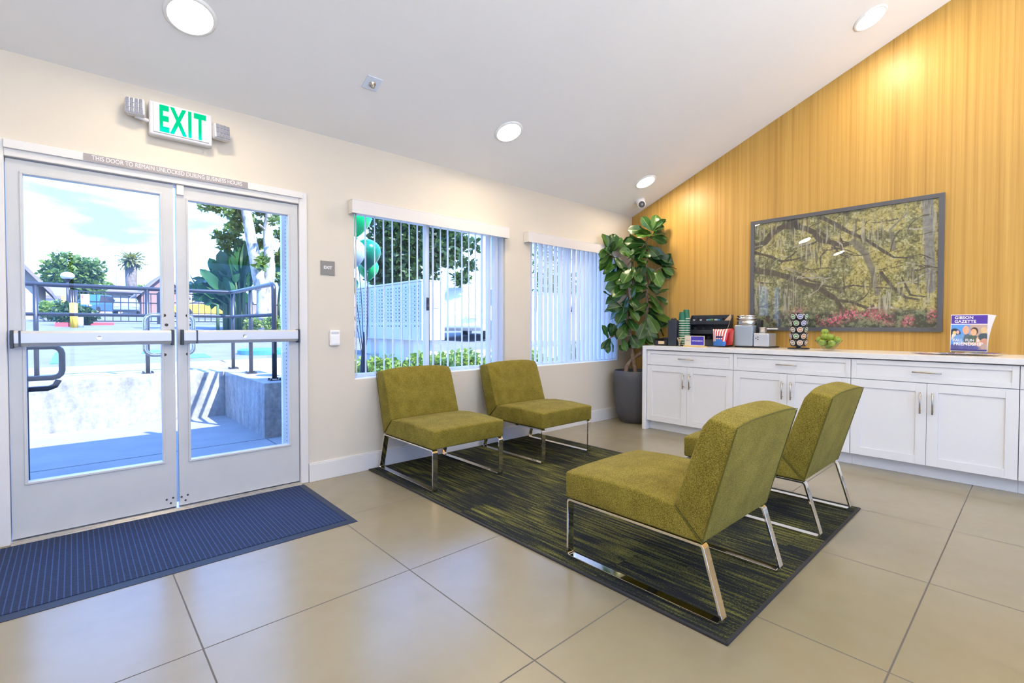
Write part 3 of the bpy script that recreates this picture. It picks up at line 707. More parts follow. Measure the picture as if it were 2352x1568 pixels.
tag(mb.build('countertop', M_quartz, bevel=0.002), 'long white quartz countertop with a waterfall end panel on the white cabinets', 'countertop')
CT = 0.9025

# ================================================================== PICTURE
def vnoise(h, w, sy, sx, seed, octs=4, pers=0.55):
    rs = np.random.RandomState(seed); out = np.zeros((h, w)); amp = 1; tot = 0
    for o in range(octs):
        gy, gx = int(sy*2**o)+2, int(sx*2**o)+2; g = rs.rand(gy+1, gx+1)
        yy = np.linspace(0, gy-0.001, h); xx = np.linspace(0, gx-0.001, w); yi = yy.astype(int); xi = xx.astype(int)
        fy = (yy-yi)[:, None]; fx = (xx-xi)[None]; fy = fy*fy*(3-2*fy); fx = fx*fx*(3-2*fx)
        a = g[yi][:, xi]; b = g[yi][:, xi+1]; c = g[yi+1][:, xi]; d = g[yi+1][:, xi+1]
        out += amp*((a*(1-fx)+b*fx)*(1-fy)+(c*(1-fx)+d*fx)*fy); tot += amp; amp *= pers
    return out/tot
def lerp(a, b, t): return a*(1-t[..., None])+b*t[..., None]
def ss(x, a, b): t_ = np.clip((x-a)/(b-a), 0, 1); return t_*t_*(3-2*t_)
def stroke(img, pts, w0, w1, col, H, W, asp, wob=0.0, seed=0, alpha=1.0):
    yy, xx = np.mgrid[0:H, 0:W]; X = xx/(W-1)*asp; Y = yy/(H-1); best = np.full((H, W), 9.0)
    nz_ = (vnoise(H, W, 14, 14*asp, seed+5)-0.5)*wob
    n = len(pts)-1
    for i in range(n):
        ax, ay = pts[i][0]*asp, pts[i][1]; bx, by = pts[i+1][0]*asp, pts[i+1][1]; dx, dy = bx-ax, by-ay
        t_ = np.clip(((X-ax)*dx+(Y-ay)*dy)/(dx*dx+dy*dy), 0, 1); d = np.hypot(X-ax-t_*dx, Y-ay-t_*dy)
        wd = (w0*(1-(i+t_)/n)+w1*(i+t_)/n); best = np.minimum(best, (d+nz_)/wd)
    m = (1-ss(best, 0.75, 1.1))*alpha
    sh = vnoise(H, W, 60, 60, seed+9, 2)[..., None]*0.7+0.65
    return img*(1-m[..., None])+np.array(col)*sh*m[..., None]
def paint_swamp(H, W):
    asp = 1.34; yy, xx = np.mgrid[0:H, 0:W]; U = xx/(W-1); V = yy/(H-1)
    n1 = vnoise(H, W, 5, 7, 1); n2 = vnoise(H, W, 30, 40, 2, 4, 0.75); n3 = vnoise(H, W, 90, 120, 3, 2, 0.8); mos = vnoise(H, W, 4, 90, 4, 3, 0.7); mos2 = vnoise(H, W, 3, 6, 8)
    yel = np.array((0.50, 0.44, 0.14)); grn = np.array((0.23, 0.235, 0.10)); gry = np.array((0.40, 0.38, 0.29)); dk = np.array((0.05, 0.048, 0.028)); pale = np.array((0.74, 0.71, 0.44))
    img = lerp(np.broadcast_to(grn, (H, W, 3)), np.broadcast_to(yel, (H, W, 3)), ss(n1+(U-0.5)*0.35+(0.4-V)*0.2, 0.32, 0.62))
    img = lerp(img, np.broadcast_to(pale, (H, W, 3)), ss(n2*0.6+n3*0.4, 0.54, 0.68)*0.65)
    img = lerp(img, np.broadcast_to(dk, (H, W, 3)), ss(1-n2*0.55-n3*0.45, 0.50, 0.64)*0.70)
    lowleft = ss(V-0.35*U, 0.28, 0.75)*(1-ss(U, 0.35, 0.75))
    img = lerp(img, np.broadcast_to(np.array((0.12, 0.16, 0.08)), (H, W, 3)), lowleft*0.2)
    br = (0.10, 0.085, 0.060); dk2 = (0.06, 0.055, 0.042)
    S = [([(0, .22), (.07, .18), (.12, .10), (.19, .05), (.26, .07), (.33, .10), (.38, .15), (.41, .22), (.47, .25), (.54, .29), (.60, .27)], .030, .020, br),
         ([(.23, -.02), (.26, .05), (.28, .07)], .035, .03, dk2), ([(.42, .02), (.50, .10), (.58, .19), (.66, .26), (.74, .36), (.80, .43), (.86, .44)], .018, .008, br),
         ([(.40, .13), (.45, .20), (.49, .28), (.52, .36), (.57, .40)], .012, .006, br), ([(0, .27), (.10, .32), (.18, .38), (.27, .37), (.36, .34)], .014, .006, br),
         ([(.02, .45), (.12, .48), (.22, .53), (.32, .60), (.42, .66), (.50, .74), (.54, .84), (.60, .90), (.68, .88), (.70, .82)], .030, .010, br),
         ([(.44, .70), (.50, .76), (.58, .78), (.66, .83), (.72, .85)], .012, .010, br), ([(.68, .84), (.78, .83), (.88, .88)], .007, .004, (.5, .46, .38)),
         ([(.60, .27), (.66, .38), (.70, .55), (.72, .72)], .028, .020, (.24, .22, .16)), ([(.74, .55), (.80, .68), (.86, .76), (.92, .78)], .014, .006, br),
         ([(.35, .60), (.44, .63), (.52, .66), (.60, .64), (.68, .66)], .009, .005, br), ([(.80, .36), (.78, .20), (.86, .08)], .012, .006, (.24, .23, .19)),
         ([(.84, .60), (.88, .74), (.95, .76)], .008, .004, br), ([(.30, .52), (.36, .58), (.42, .60)], .010, .006, br),
         ([(.95, -.02), (.96, .3), (.97, .7)], .035, .03, (.26, .26, .24)), ([(.20, .44), (.30, .50), (.38, .52), (.46, .60)], .006, .004, (.4, .36, .26)),
         ([(.86, .44), (.92, .42), (.97, .46)], .006, .003, br), ([(.48, .30), (.56, .33), (.62, .38)], .008, .004, br)]
    rb = np.random.RandomState(77)
    for _ in range(46):   # twigs
        x0, y0 = rb.rand(), rb.rand()*0.8; an = rb.uniform(-0.9, 0.9)+(0 if rb.rand() < .5 else PI); q = [(x0, y0)]
        for k in range(5): an += rb.uniform(-0.6, 0.6); q.append((q[-1][0]+math.cos(an)*0.035, q[-1][1]+math.sin(an)*0.035+0.005))
        S.append((q, 0.0045+0.003*rb.rand(), 0.0015, br if rb.rand() < 0.65 else (0.45, 0.42, 0.33)))
    for i, (p, a, b, c) in enumerate(S): img = stroke(img, p, a*1.05, b*1.05, c, H, W, asp, 0.012, i*13)
    # hanging moss
    band = np.zeros((H, W)); base_v = 0.05+0.75*vnoise(H, W, 1, 14, 21, 3)
    for (off, ln, sd) in ((0, .22, 31), (.30, .20, 32), (.55, .18, 33), (-.25, .2, 34)):
        b0 = off + 0.5*(vnoise(1, W, 1, 22, sd, 3)[0][None]) ; band = np.maximum(band, ss(V-b0, 0, 0.02)*(1-ss(V-b0, ln*0.4, ln)))
    mm = ss(mos, 0.45, 0.60)*np.clip(band+0.25, 0, 1)*(0.35+0.65*ss(mos2, 0.35, 0.6))*(1-ss(V, 0.86, 0.92))
    img = lerp(img, lerp(np.broadcast_to(gry*1.25, (H, W, 3)), np.broadcast_to(np.array((0.13, 0.12, 0.085)), (H, W, 3)), ss(vnoise(H, W, 6, 150, 41, 2), 0.38, 0.60)), mm*0.8)
    img = np.clip(img, 0, 1)
    # understory and azaleas
    us = ss(V+0.05*(n1-0.5), 0.845, 0.89)
    under = lerp(np.broadcast_to(np.array((0.06, 0.075, 0.05)), (H, W, 3)), np.broadcast_to(np.array((0.24, 0.27, 0.15)), (H, W, 3)), ss(n2, 0.42, 0.65))
    img = lerp(img, under, us)
    fl = vnoise(H, W, 2.2, 7, 51, 3); fs_ = vnoise(H, W, 80, 110, 52, 2, 0.9)
    c0 = 0.905+0.035*np.sin(U*17)+0.03*ss(U, 0.8, 1.0); fm = np.exp(-((V-c0)/0.045)**2)*ss(fl, 0.40, 0.55)*(1-0.9*ss(0.30-U, 0, 0.08))*ss(fs_, 0.40, 0.52)
    img = lerp(img, lerp(np.broadcast_to(np.array((0.42, 0.06, 0.10)), (H, W, 3)), np.broadcast_to(np.array((0.75, 0.28, 0.33)), (H, W, 3)), ss(n3, 0.4, 0.7)), np.clip(fm*1.2, 0, 1))
    return np.clip(img, 0, 1)
def color_grid(name, img, P00, PX, PY, material, parent, ofs=None):
    # img rows run from the top; P00 top-left corner, PX to top-right, PY to bottom-left
    H, W = img.shape[:2]; o3 = ORG.get(parent.name, Vector((0, 0, 0)))
    u = np.linspace(0, 1, W)[None, :, None]; v = np.linspace(0, 1, H)[:, None, None]
    P = np.array(P00)[None, None]+u*np.array(PX)[None, None]+v*np.array(PY)[None, None]-np.array(o3)[None, None]
    if ofs is not None: P = P + ofs(np.linspace(0, 1, W)[None, :], np.linspace(0, 1, H)[:, None])
    me = bpy.data.meshes.new(name); idx = np.arange(H*W).reshape(H, W)
    q = np.stack([idx[:-1, :-1], idx[1:, :-1], idx[1:, 1:], idx[:-1, 1:]], -1).reshape(-1, 4)
    me.vertices.add(H*W); me.vertices.foreach_set('co', P.reshape(-1).astype(np.float32))
    me.loops.add(q.size); me.loops.foreach_set('vertex_index', q.reshape(-1).astype(np.int32))
    me.polygons.add(len(q)); me.polygons.foreach_set('loop_start', (np.arange(len(q))*4).astype(np.int32)); me.polygons.foreach_set('loop_total', np.full(len(q), 4, np.int32))
    me.update(calc_edges=True)
    at = me.color_attributes.new('Col', 'FLOAT_COLOR', 'POINT'); ca = np.ones((H*W, 4), np.float32); ca[:, :3] = img.reshape(-1, 3); at.data.foreach_set('color', ca.reshape(-1))
    me.materials.append(material); ob = bpy.data.objects.new(name, me); COL.objects.link(ob); ob.parent = parent; ORG[ob.name] = o3; return ob
pc = thing('framed_picture', (XW, 1.30, 1.07), 'large grey-framed photograph of mossy oak branches and pink azaleas on the wood wall', 'picture')
PY0, PY1, PZ0, PZ1 = 0.548, 2.050, 1.068, 2.190; fb = 0.036
mb = MB()
for (a, b, c, d) in ((PY0, PY1, PZ0, PZ0+fb), (PY0, PY1, PZ1-fb, PZ1), (PY0, PY0+fb, PZ0+fb, PZ1-fb), (PY1-fb, PY1, PZ0+fb, PZ1-fb)): mb.box(XW-0.030, XW-0.001, a, b, c, d)
mb.build('frame', M_charc, pc, bevel=0.0015)
img = paint_swamp(420, 560)
color_grid('print', img, (XW-0.014, PY1-fb, PZ1-fb), (0, -(PY1-PY0-2*fb), 0), (0, 0, -(PZ1-PZ0-2*fb)), attrmat('print_ink', 0.6, 0.0), pc)
MB().box(XW-0.020, XW-0.018, PY0+fb-0.002, PY1-fb+0.002, PZ0+fb-0.002, PZ1-fb+0.002).build('glazing', glassmat('picture_glass', (0.97, 0.97, 0.97), 1.5, 1.3), pc)

# ================================================================== COUNTER ITEMS
def py_at(px, X): return atX(px, 790, X).y   # position along the counter
M_navy = mat('navy_black_plastic', (0.022, 0.028, 0.040), 0.45)
# napkin bin at the end
yb0, yb1 = py_at(1532, 4.72), py_at(1503, 4.72)
e = thing('napkin_bin', (4.80, (yb0+yb1)/2, CT), 'low black bin holding a small kraft bundle at the end of the counter', 'bin')
mb = MB(); y0, y1 = yb0+0.002, yb1; mb.box(4.72, 4.90, y0, y1, CT, CT+0.006); mb.box(4.72, 4.726, y0, y1, CT, CT+0.055); mb.box(4.894, 4.90, y0, y1, CT, CT+0.085)
mb.box(4.72, 4.90, y0, y0+0.005, CT, CT+0.075); mb.box(4.72, 4.90, y1-0.005, y1, CT, CT+0.075); mb.build('tray', M_dark, e, bevel=0.001)
tag(MB().box(4.700, 4.7195, y0+0.03, y1-0.06, CT+0.018, CT+0.048).box(4.7195, 4.7197, y0+0.031, y1-0.061, CT+0.019, CT+0.047).build('kraft_card', mat('kraft', (0.70, 0.50, 0.30), 0.7)), 'small kraft paper card on the front of the low black bin', 'card')
tag(MB().box(4.75, 4.87, y0+0.03, y1-0.03, CT+0.0065, CT+0.035).build('napkin_stack', mat('kraft2', (0.62, 0.44, 0.27), 0.8), bevel=0.003), 'stack of kraft napkins inside the low black bin', 'napkins')
# tall black caddy
yb0, yb1 = py_at(1553, 4.72), py_at(1533, 4.72)
e = thing('lid_dispenser', (4.80, (yb0+yb1)/2, CT), 'tall narrow black dispenser box left of the green cup stack', 'dispenser')
MB().box(4.72, 4.80, yb0+0.002, yb1, CT, CT+0.275).build('box', M_navy, e, bevel=0.006, seg=3)
MB().lathe([(0.03, 0), (0.03, 0.012), (0.02, 0.022), (0.0001, 0.024)], (4.76, (yb0+yb1)/2, CT+0.2755), 20).build('lid_knob', M_dark, e, smooth=True)
ORD = ('first', 'second', 'third', 'fourth', 'fifth', 'sixth', 'seventh', 'eighth', 'ninth', 'tenth', 'eleventh', 'twelfth')
# cup dispenser base + cups
M_green_cup = mat('green_cup', (0.01, 0.14, 0.07), 0.4); M_cream = mat('cup_rim', (0.80, 0.76, 0.62), 0.5)
yc0, yc1 = py_at(1573, 4.76), yb0-0.002; ycm = (yc0+yc1)/2
e = thing('cup_holder', (4.84, ycm, CT), 'black open cup holder frame standing behind the green cups', 'cup holder')
mb = MB(); mb.box(4.75, 4.885, yc0, yc1, CT, CT+0.012); mb.box(4.875, 4.885, yc0, yc1, CT, CT+0.26); mb.box(4.75, 4.885, yc1-0.004, yc1, CT, CT+0.20); mb.build('frame', M_navy, e, bevel=0.002)
for si, (dy, dx, n, lbl) in enumerate(((0.022, 0.0, 11, 'front'), (-0.024, 0.025, 12, 'rear'))):
    cyy, cxx = ycm+dy*0.5, 4.792+(0.0 if dx == 0 else 0.041)
    for k in range(n):
        zz = CT+0.0125+k*(0.025 if k < n-1 else 0.025)
        top = (k == n-1); h = 0.098
        e = thing('paper_cup', (cxx, cyy, zz), ('upturned green paper cup on top of the %s stack' % lbl) if top else ('green paper cup nested in the %s cup stack, %s from the bottom' % (lbl, ORD[k])), 'cup', 'green cups in the %s stack' % lbl)
        MB().lathe([(0.0365, 0), (0.0365, 0.004), (0.0275, h), (0.0001, h)], (cxx, cyy, zz), 24).build('sleeve', M_green_cup, e, smooth=False)
        MB().lathe([(0.0362, 0.0), (0.039, 0.001), (0.039, 0.006), (0.0362, 0.007)], (cxx, cyy, zz), 24).build('rim', M_cream, e, smooth=True)
# organizer rack
XO = 4.90
ya, yb = py_at(1684, 5.10), py_at(1569, XO)
e = thing('condiment_organizer', (5.0, (ya+yb)/2, CT), 'black tiered condiment organizer with dividers on the counter', 'organizer')
mb = MB(); side = [(XO, CT), (5.10, CT), (5.10, CT+0.33), (5.08, CT+0.33), (XO, CT+0.10)]
for yy in (ya, yb-0.006): MB().prism([(p[0], p[1]) for p in side], 'y', yy, yy+0.006).build('side_panel', M_navy, e)
mb = MB(); mb.box(5.09, 5.10, ya+0.006, yb-0.006, CT, CT+0.33); mb.build('back_panel', M_navy, e)
for (xa, zt_, lip) in ((XO, CT+0.012, 0.06), (XO+0.065, CT+0.135, 0.035), (XO+0.125, CT+0.235, 0.035)):
    mb = MB(); mb.box(xa, 5.09, ya+0.006, yb-0.006, zt_-0.006, zt_); mb.box(xa, xa+0.005, ya+0.006, yb-0.006, zt_, zt_+lip)
    for k in range(1, 5): yy = ya+(yb-ya)*k/5; mb.box(xa+0.005, min(xa+0.06, 5.085), yy-0.002, yy+0.002, zt_, zt_+lip+0.03)
    mb.build('tier', M_navy, e, bevel=0.001)
wh = yb-ya; M_cream2 = mat('creamer_white', (0.80, 0.76, 0.70), 0.45)
for k in range(9):
    yy = yb-0.03-0.022*(k % 6)*1.35; zz = CT+0.236+(0.026 if k >= 6 else 0); yy = yy if k < 6 else yb-0.045-(k-6)*0.075
    tag(MB().lathe([(0.009, 0), (0.0125, 0.020), (0.0145, 0.021), (0.0145, 0.0235), (0.0001, 0.0235)], (XO+0.152, yy, zz), 16).build('creamer_cup', M_cream2),
        'white creamer cup, %s from the left, %s row on the top tier' % ((ORD[k], 'lower') if k < 6 else (ORD[k-6], 'upper')), 'creamer', 'creamer cups on the top tier')
pk = [((0.05, 0.30, 0.62), 'blue'), ((0.62, 0.70, 0.72), 'pale blue'), ((0.25, 0.45, 0.08), 'green'), ((0.10, 0.45, 0.70), 'bright blue')]
for k, (c, nm) in enumerate(pk):
    yy = ya+0.07+wh*0.16+k*0.028; Mx = Matrix.Translation((XO+0.155, yy, CT+0.262)) @ Matrix.Rotation(math.radians(-20), 4, 'Y') @ Matrix.Rotation(math.radians(8*(k-1.5)), 4, 'Z')
    mb = MB(); mb.box(-0.003, 0.003, -0.028, 0.028, -0.024, 0.026, Mx); tag(mb.build('snack_packet', mat('packet_'+nm.replace(' ', '_'), c, 0.3), bevel=0.002), nm+' packet standing among the creamers on the organizer top tier', 'packet')
tag(MB().prism([(ya+0.012, CT+0.245), (ya+0.10, CT+0.25), (ya+0.02, CT+0.33), (ya+0.012, CT+0.33)], 'x', XO+0.165, XO+0.170).build('kraft_packet', mat('kraft', (0.70, 0.50, 0.30))), 'kraft paper packet leaning at the right end of the organizer top tier', 'packet')
for k, c in enumerate(((0.65, 0.45, 0.05), (0.60, 0.48, 0.12), (0.15, 0.25, 0.12), (0.5, 0.12, 0.08))):
    yy = yb-0.055-k*wh*0.2; tag(MB().box(XO+0.072, XO+0.105, yy-0.022, yy+0.022, CT+0.136, CT+0.158, None).build('sweetener_bundle', mat('sweet_%d' % k, c, 0.5), bevel=0.002),
        ('yellow', 'pale yellow', 'dark green', 'red')[k]+' sweetener packets in the middle tier of the organizer', 'packets')
# snack bag
sb = atX(1657, 770, 4.83); Mx = Matrix.Translation((4.80, sb.y, CT+0.062+0.035)) @ Matrix.Rotation(math.radians(12), 4, 'Y')
e = thing('snack_bag', (4.80, sb.y, CT+0.02), 'red and white striped snack bag with blue ends leaning on the organizer', 'bag')
K = 13; rows = 17; vs = []; mats_i = []; mb = MB()
for sgn in (-1, 1):
    vs = []; fs = []
    for r in range(rows):
        v = r/(rows-1)*2-1
        for k in range(K):
            u = k/(K-1)*2-1; wdt = 0.082*(0.86+0.14*v); th_ = 0.026*max(0, (1-u**4))*max(0, (1-v**4)); vs.append(Mx @ Vector((sgn*th_-0.0, u*wdt, v*0.085)))
    mb.v_off = 0
    for r in range(rows-1):
        for k in range(K-1):
            mb.cur = 2 if r < 4 or (r < 6 and abs(k-5.5) < 3) else (0 if (k % 2 == 0) else 1)
            if r in (7, 8) and 3 <= k <= 8: mb.cur = 3
            o = len(mb.v); q = [vs[r*K+k], vs[r*K+k+1], vs[(r+1)*K+k+1], vs[(r+1)*K+k]]
            mb.add(q if sgn < 0 else q[::-1], [(0, 1, 2, 3)])
mb.build('pouch', [mat('bag_red', (0.55, 0.03, 0.03), 0.3), mat('bag_white', (0.75, 0.72, 0.72), 0.3), mat('bag_blue', (0.03, 0.16, 0.50), 0.3), mat('bag_navy', (0.03, 0.03, 0.12), 0.3)], e)
sb2 = atX(1668, 770, 4.88)
Mx2 = Matrix.Translation((4.868, sb2.y-0.006, CT+0.10)) @ Matrix.Rotation(math.radians(12), 4, 'Y') @ Matrix.Rotation(math.radians(-6), 4, 'X')
e2 = thing('snack_bag', (4.85, sb2.y, CT+0.02), 'dark red snack bag mostly hidden behind the striped one', 'bag')
mb = MB(); vs = []; fs = []
for sgn in (-1, 1):
    for r in range(9):
        for k in range(9):
            v = r/4-1; u = k/4-1; vs.append(Mx2 @ Vector((sgn*0.018*(1-u**4)*(1-v**4), u*0.08*(0.88+0.12*v), v*0.085)))
for s_ in (0, 81):
    for r in range(8):
        for k in range(8): fs.append((s_+r*9+k, s_+r*9+k+1, s_+(r+1)*9+k+1, s_+(r+1)*9+k))
mb.add(vs, fs).build('pouch', mat('bag_dred', (0.42, 0.02, 0.025), 0.3), e2, smooth=True)
# stirrer bunch
sp = atX(1562, 785, 4.74)
e = thing('stirrer_cup', (4.73, sp.y, CT), 'little clear cup of wooden stirrers in front of the organizer', 'cup')
MB().lathe([(0.018, 0), (0.024, 0.055), (0.0225, 0.055), (0.017, 0.003), (0.0001, 0.003)], (4.73, sp.y, CT), 20).build('cup', M_clear, e, smooth=True)
rnd = random.Random(3); M_stir = mat('birch', (0.72, 0.50, 0.30), 0.6)
for k in range(10):
    a = rnd.uniform(0, 2*PI); r_ = 0.016; bx, by = 4.73-math.cos(a)*0.006, sp.y-math.sin(a)*0.006
    tag(MB().tube([(bx, by, CT+0.004+k*0.0002), (4.73+math.cos(a)*r_*1.5, sp.y+math.sin(a)*r_*1.5, CT+0.085+rnd.uniform(-.01, .012))], 0.0022, 5).build('wooden_stirrer', M_stir), 'thin wooden stirrer fanned out in the little clear cup', 'stirrer', 'wooden stirrers in the clear cup')
# refreshments sign
XS = 4.66; ya_, yb_ = py_at(1618, XS), py_at(1573, XS)
e = thing('refreshments_sign', (XS, (ya_+yb_)/2, CT), 'small counter sign reading REFRESHMENTS in a gold stand, purple and cream', 'sign')
M_gold = mat('gold_acrylic', (0.75, 0.52, 0.16), 0.3); z1 = atX(1595, 771, XS).z
MB().box(XS-0.004, XS+0.003, ya_, yb_, CT+0.012, z1).build('panel', mat('sign_cream', (0.74, 0.66, 0.48), 0.4), e, bevel=0.001)
MB().box(XS-0.012, XS+0.03, ya_-0.012, yb_+0.012, CT, CT+0.0115).build('stand', M_gold, e, bevel=0.002)
ysp = yb_-(yb_-ya_)*0.33
MB().box(XS-0.0052, XS-0.0042, ya_+0.006, ysp, CT+0.020, z1-0.006).build('purple_field', mat('sign_purple', (0.07, 0.05, 0.42), 0.4), e)
text_mesh('REFRESHMENTS', 0.0165, face_mtx((XS-0.0056, (ya_+ysp)/2+0.003, (CT+z1)/2+0.005), (0, -1, 0), (0, 0, 1)), mat('sign_white', (0.85, 0.85, 0.88), 0.4), 'lettering', e, extrude=0.0002, sx=0.98, offset=0.0002)
text_mesh('Gibson', 0.016, face_mtx((XS-0.0046, (yb_+ysp)/2, (CT+z1)/2+0.010), (0, -1, 0), (0, 0, 1)), mat('sign_dark', (0.20, 0.16, 0.30), 0.4), 'small_lettering', e, extrude=0.0002, sx=0.9)
# coffee machine
XK = 4.90; yk0, yk1, yk2 = py_at(1768, XK), py_at(1728, XK), py_at(1680, XK)
M_silver = mat('silver_plastic', (0.52, 0.54, 0.57), 0.32, 0.45); M_silver2 = mat('coffee_grey', (0.36, 0.42, 0.47), 0.35, 0.3)
zt = atX(1705, 723, XK).z
e = thing('coffee_maker', (XK+0.12, (yk0+yk2)/2, CT), 'silver single-serve coffee maker with a milk frother on the counter', 'coffee maker')
mb = MB(); mb.box(XK+0.02, XK+0.28, yk0+0.01, yk2-0.02, CT, CT+0.014); mb.build('base', M_dark, e, bevel=0.004)
mb = MB(); ycc = (yk1+yk2)/2-0.01; rr = (yk2-yk1)/2-0.012
mb.box(XK+0.005, XK+0.24, ycc-rr, ycc+rr, CT+0.0145, zt-0.10); mb.build('body', M_silver2, e, bevel=0.012, seg=3)
MB().lathe([(0.036, 0), (0.038, 0.004), (0.038, zt-CT-0.13), (0.030, zt-CT-0.115)], (XK+0.13, yk2-0.038, CT+0.0145), 28).build('water_tank', M_silver, e, smooth=True)
mb = MB(); hc = (XK+0.095, ycc, zt-0.10)
mb.lathe([(rr*0.98, 0.0), (rr*1.02, 0.006), (rr*1.02, 0.055)], hc, 36); mb.build('brew_head', M_steel, e, smooth=True)
MB().lathe([(rr*1.02, 0.056), (rr*1.12, 0.060), (rr*1.12, 0.070), (rr*0.98, 0.074), (rr*0.98, 0.084), (rr*1.08, 0.086), (rr*1.05, 0.097), (0.0001, 0.100)], hc, 36).build('lid_ring', M_chrome, e, smooth=True)
mb = MB(); bcy = (yk0+yk1)/2
for r in range(3):
    for k in range(4): mb.box(hc[0]-rr*1.03, hc[0]-rr*1.00, hc[1]-0.008+k*0.011, hc[1]-0.003+k*0.011, zt-0.088+r*0.012, zt-0.083+r*0.012)
mb.build('button', M_dgrey, e)
z2 = atX(1745, 764, XK).z
MB().box(XK+0.005, XK+0.20, yk0+0.012, yk1-0.006, CT+0.0145, z2-0.004).build('frother_base', M_silver, e, bevel=0.010, seg=3)
mb = MB()
for (dy, dz) in ((0.014, 0.0), (-0.004, 0.012), (-0.004, -0.010)): mb.lathe([(0.0055, 0), (0.0055, 0.0012), (0.0001, 0.0014)], (0, 0, 0), 14, M=face_mtx((XK+0.0045, yk1-0.045+dy, (CT+z2)/2+0.02+dz), (0, -1, 0), (0, 0, 1)))
mb.build('button', M_dark, e)
MB().box(XK+0.09, XK+0.15, yk1-0.045, yk1-0.008, z2-0.004, zt-0.05).build('control_tower', M_dark, e, bevel=0.005)
fy = py_at(1754, XK+0.08)
e3 = thing('frother_jug', (XK+0.07, fy, z2), 'small steel milk frother jug with a side handle on the coffee maker', 'jug')
MB().lathe([(0.030, 0), (0.034, 0.004), (0.034, 0.055), (0.036, 0.058), (0.032, 0.058), (0.031, 0.006), (0.0001, 0.006)], (XK+0.06, fy, z2-0.0035), 28).build('jug', M_steel, e3, smooth=True)
MB().box(XK+0.050, XK+0.068, fy-0.135, fy-0.034, z2+0.030, z2+0.046).build('handle', M_steel, e3, bevel=0.005, seg=3)
# capsule tower
XT = 4.98; ty = py_at(1834, XT); ztt = atX(1834, 718, XT).z
e = thing('capsule_tower', (XT, ty, CT), 'black carousel tower for coffee capsules between coffee maker and apples', 'capsule holder')
MB().lathe([(0.088, 0), (0.090, 0.006), (0.084, 0.012), (0.0001, 0.013)], (XT, ty, CT), 40).build('base', M_dark, e, smooth=True)
mb = MB(); mb.lathe([(0.020, 0.013), (0.020, ztt-CT-0.006), (0.0001, ztt-CT)], (XT, ty, CT), 16)
NT_ = 5; dzt = (ztt-CT-0.035)/NT_
cc = [(0.55, 0.22, 0.08), (0.20, 0.20, 0.45), (0.12, 0.35, 0.10), (0.30, 0.26, 0.20), (0.45, 0.25, 0.15), (0.10, 0.28, 0.12)]
caps = []; rnd = random.Random(5)
for i in range(NT_):
    zc = CT+0.030+dzt*(i+0.5)
    for k in range(7):
        a = 2*PI*(k+(0.5 if i % 2 else 0))/7 + PI*0.86
        d = Vector((math.cos(a), math.sin(a), 0)); u = Vector((-math.sin(a), math.cos(a), 0))
        c = Vector((XT, ty, zc)) + d*0.066; Mx = face_mtx(c, u, (d*0.25+Vector((0, 0, 1))).normalized())
        n_ = (Mx.to_3x3() @ Vector((0, 0, 1)));
        if n_.dot(d) < 0: Mx = face_mtx(c, -u, (d*-0.25+Vector((0, 0, 1))).normalized())
        mb.lathe([(0.025, -0.004), (0.030, -0.004), (0.030, 0.002), (0.025, 0.002), (0.025, -0.004)], (0, 0, 0), 20, M=Mx)
        if d.x < 0.35: caps.append((Mx, (i*7+k)))
    mb.lathe([(0.016, -0.006), (0.060, -0.010), (0.060, -0.016), (0.016, -0.012)], (XT, ty, zc-dzt*0.32), 24)
mb.build('carousel', M_dark, e)
M_capw = mat('capsule_foil', (0.72, 0.70, 0.68), 0.35)
tier_n = ('bottom', 'second', 'middle', 'fourth', 'top')
for (Mx, q) in caps:
    o_ = Mx @ Vector((0, 0, 0)); ci = (3, 0, 2, 1, 4, 5, 1, 2, 4, 0, 3, 1, 5)[(q*4+q//7*3) % 13]; col = cc[ci]; cn = ('orange', 'navy', 'green', 'brown', 'tan', 'dark green')[ci]
    t_ = thing('coffee_capsule', o_, '%s-labelled coffee capsule, %s ring of the tower, %s from the left' % (cn, tier_n[q//7], ORD[sorted([m_[1] for m_ in caps if m_[1]//7 == q//7], key=lambda r_: -[m_ for m_ in caps if m_[1] == r_][0][0].translation.y).index(q)]), 'coffee capsule', '%s-label capsules in the %s ring' % (cn, tier_n[q//7]))
    MB().lathe([(0.016, -0.032), (0.0215, 0.002), (0.0245, 0.0025), (0.0245, 0.004), (0.0001, 0.0042)], (0, 0, 0), 22, M=Mx).build('cup', M_capw, t_)
    MB().lathe([(0.0185, 0.0043), (0.0185, 0.0052), (0.0001, 0.0053)], (0, 0, 0), 20, M=Mx).build('foil_label', mat('cap_'+cn.replace(' ', '_'), col, 0.4), t_)
    MB().box(-0.012, 0.012, -0.005, 0.005, 0.0053, 0.0058, Mx).build('mark', M_capw, t_)
# glass bowl with apples
XB = 4.82; by = py_at(1903, XB)
e = thing('glass_bowl', (XB, by, CT), 'fluted clear glass bowl piled with green apples on the counter', 'bowl')
vs = []; fs = []; n = 48; pr_ = [(0.036, 0.0), (0.045, 0.004), (0.060, 0.030), (0.082, 0.062), (0.102, 0.088), (0.099, 0.088), (0.079, 0.064), (0.056, 0.032), (0.040, 0.010), (0.0001, 0.008)]
mb = MB(); o = 0
for i, (r, z) in enumerate(pr_):
    for k in range(n):
        a = 2*PI*k/n; f = 1+0.035*math.cos(a*12)*min(1, z/0.05); vs.append((XB+r*f*math.cos(a), by+r*f*math.sin(a), CT+z+(0.004*math.cos(a*12) if 0.08 < z else 0)))
for i in range(len(pr_)-1):
    for k in range(n): fs.append((i*n+k, i*n+(k+1) % n, (i+1)*n+(k+1) % n, (i+1)*n+k))
mb.add(vs, fs).build('bowl', M_clear, e, smooth=True)
M_apple = mat('apple_green', rough=0.28, fn=var((0.28, 0.36, 0.035), 0.1, 14, (0.19, 0.28, 0.025)))
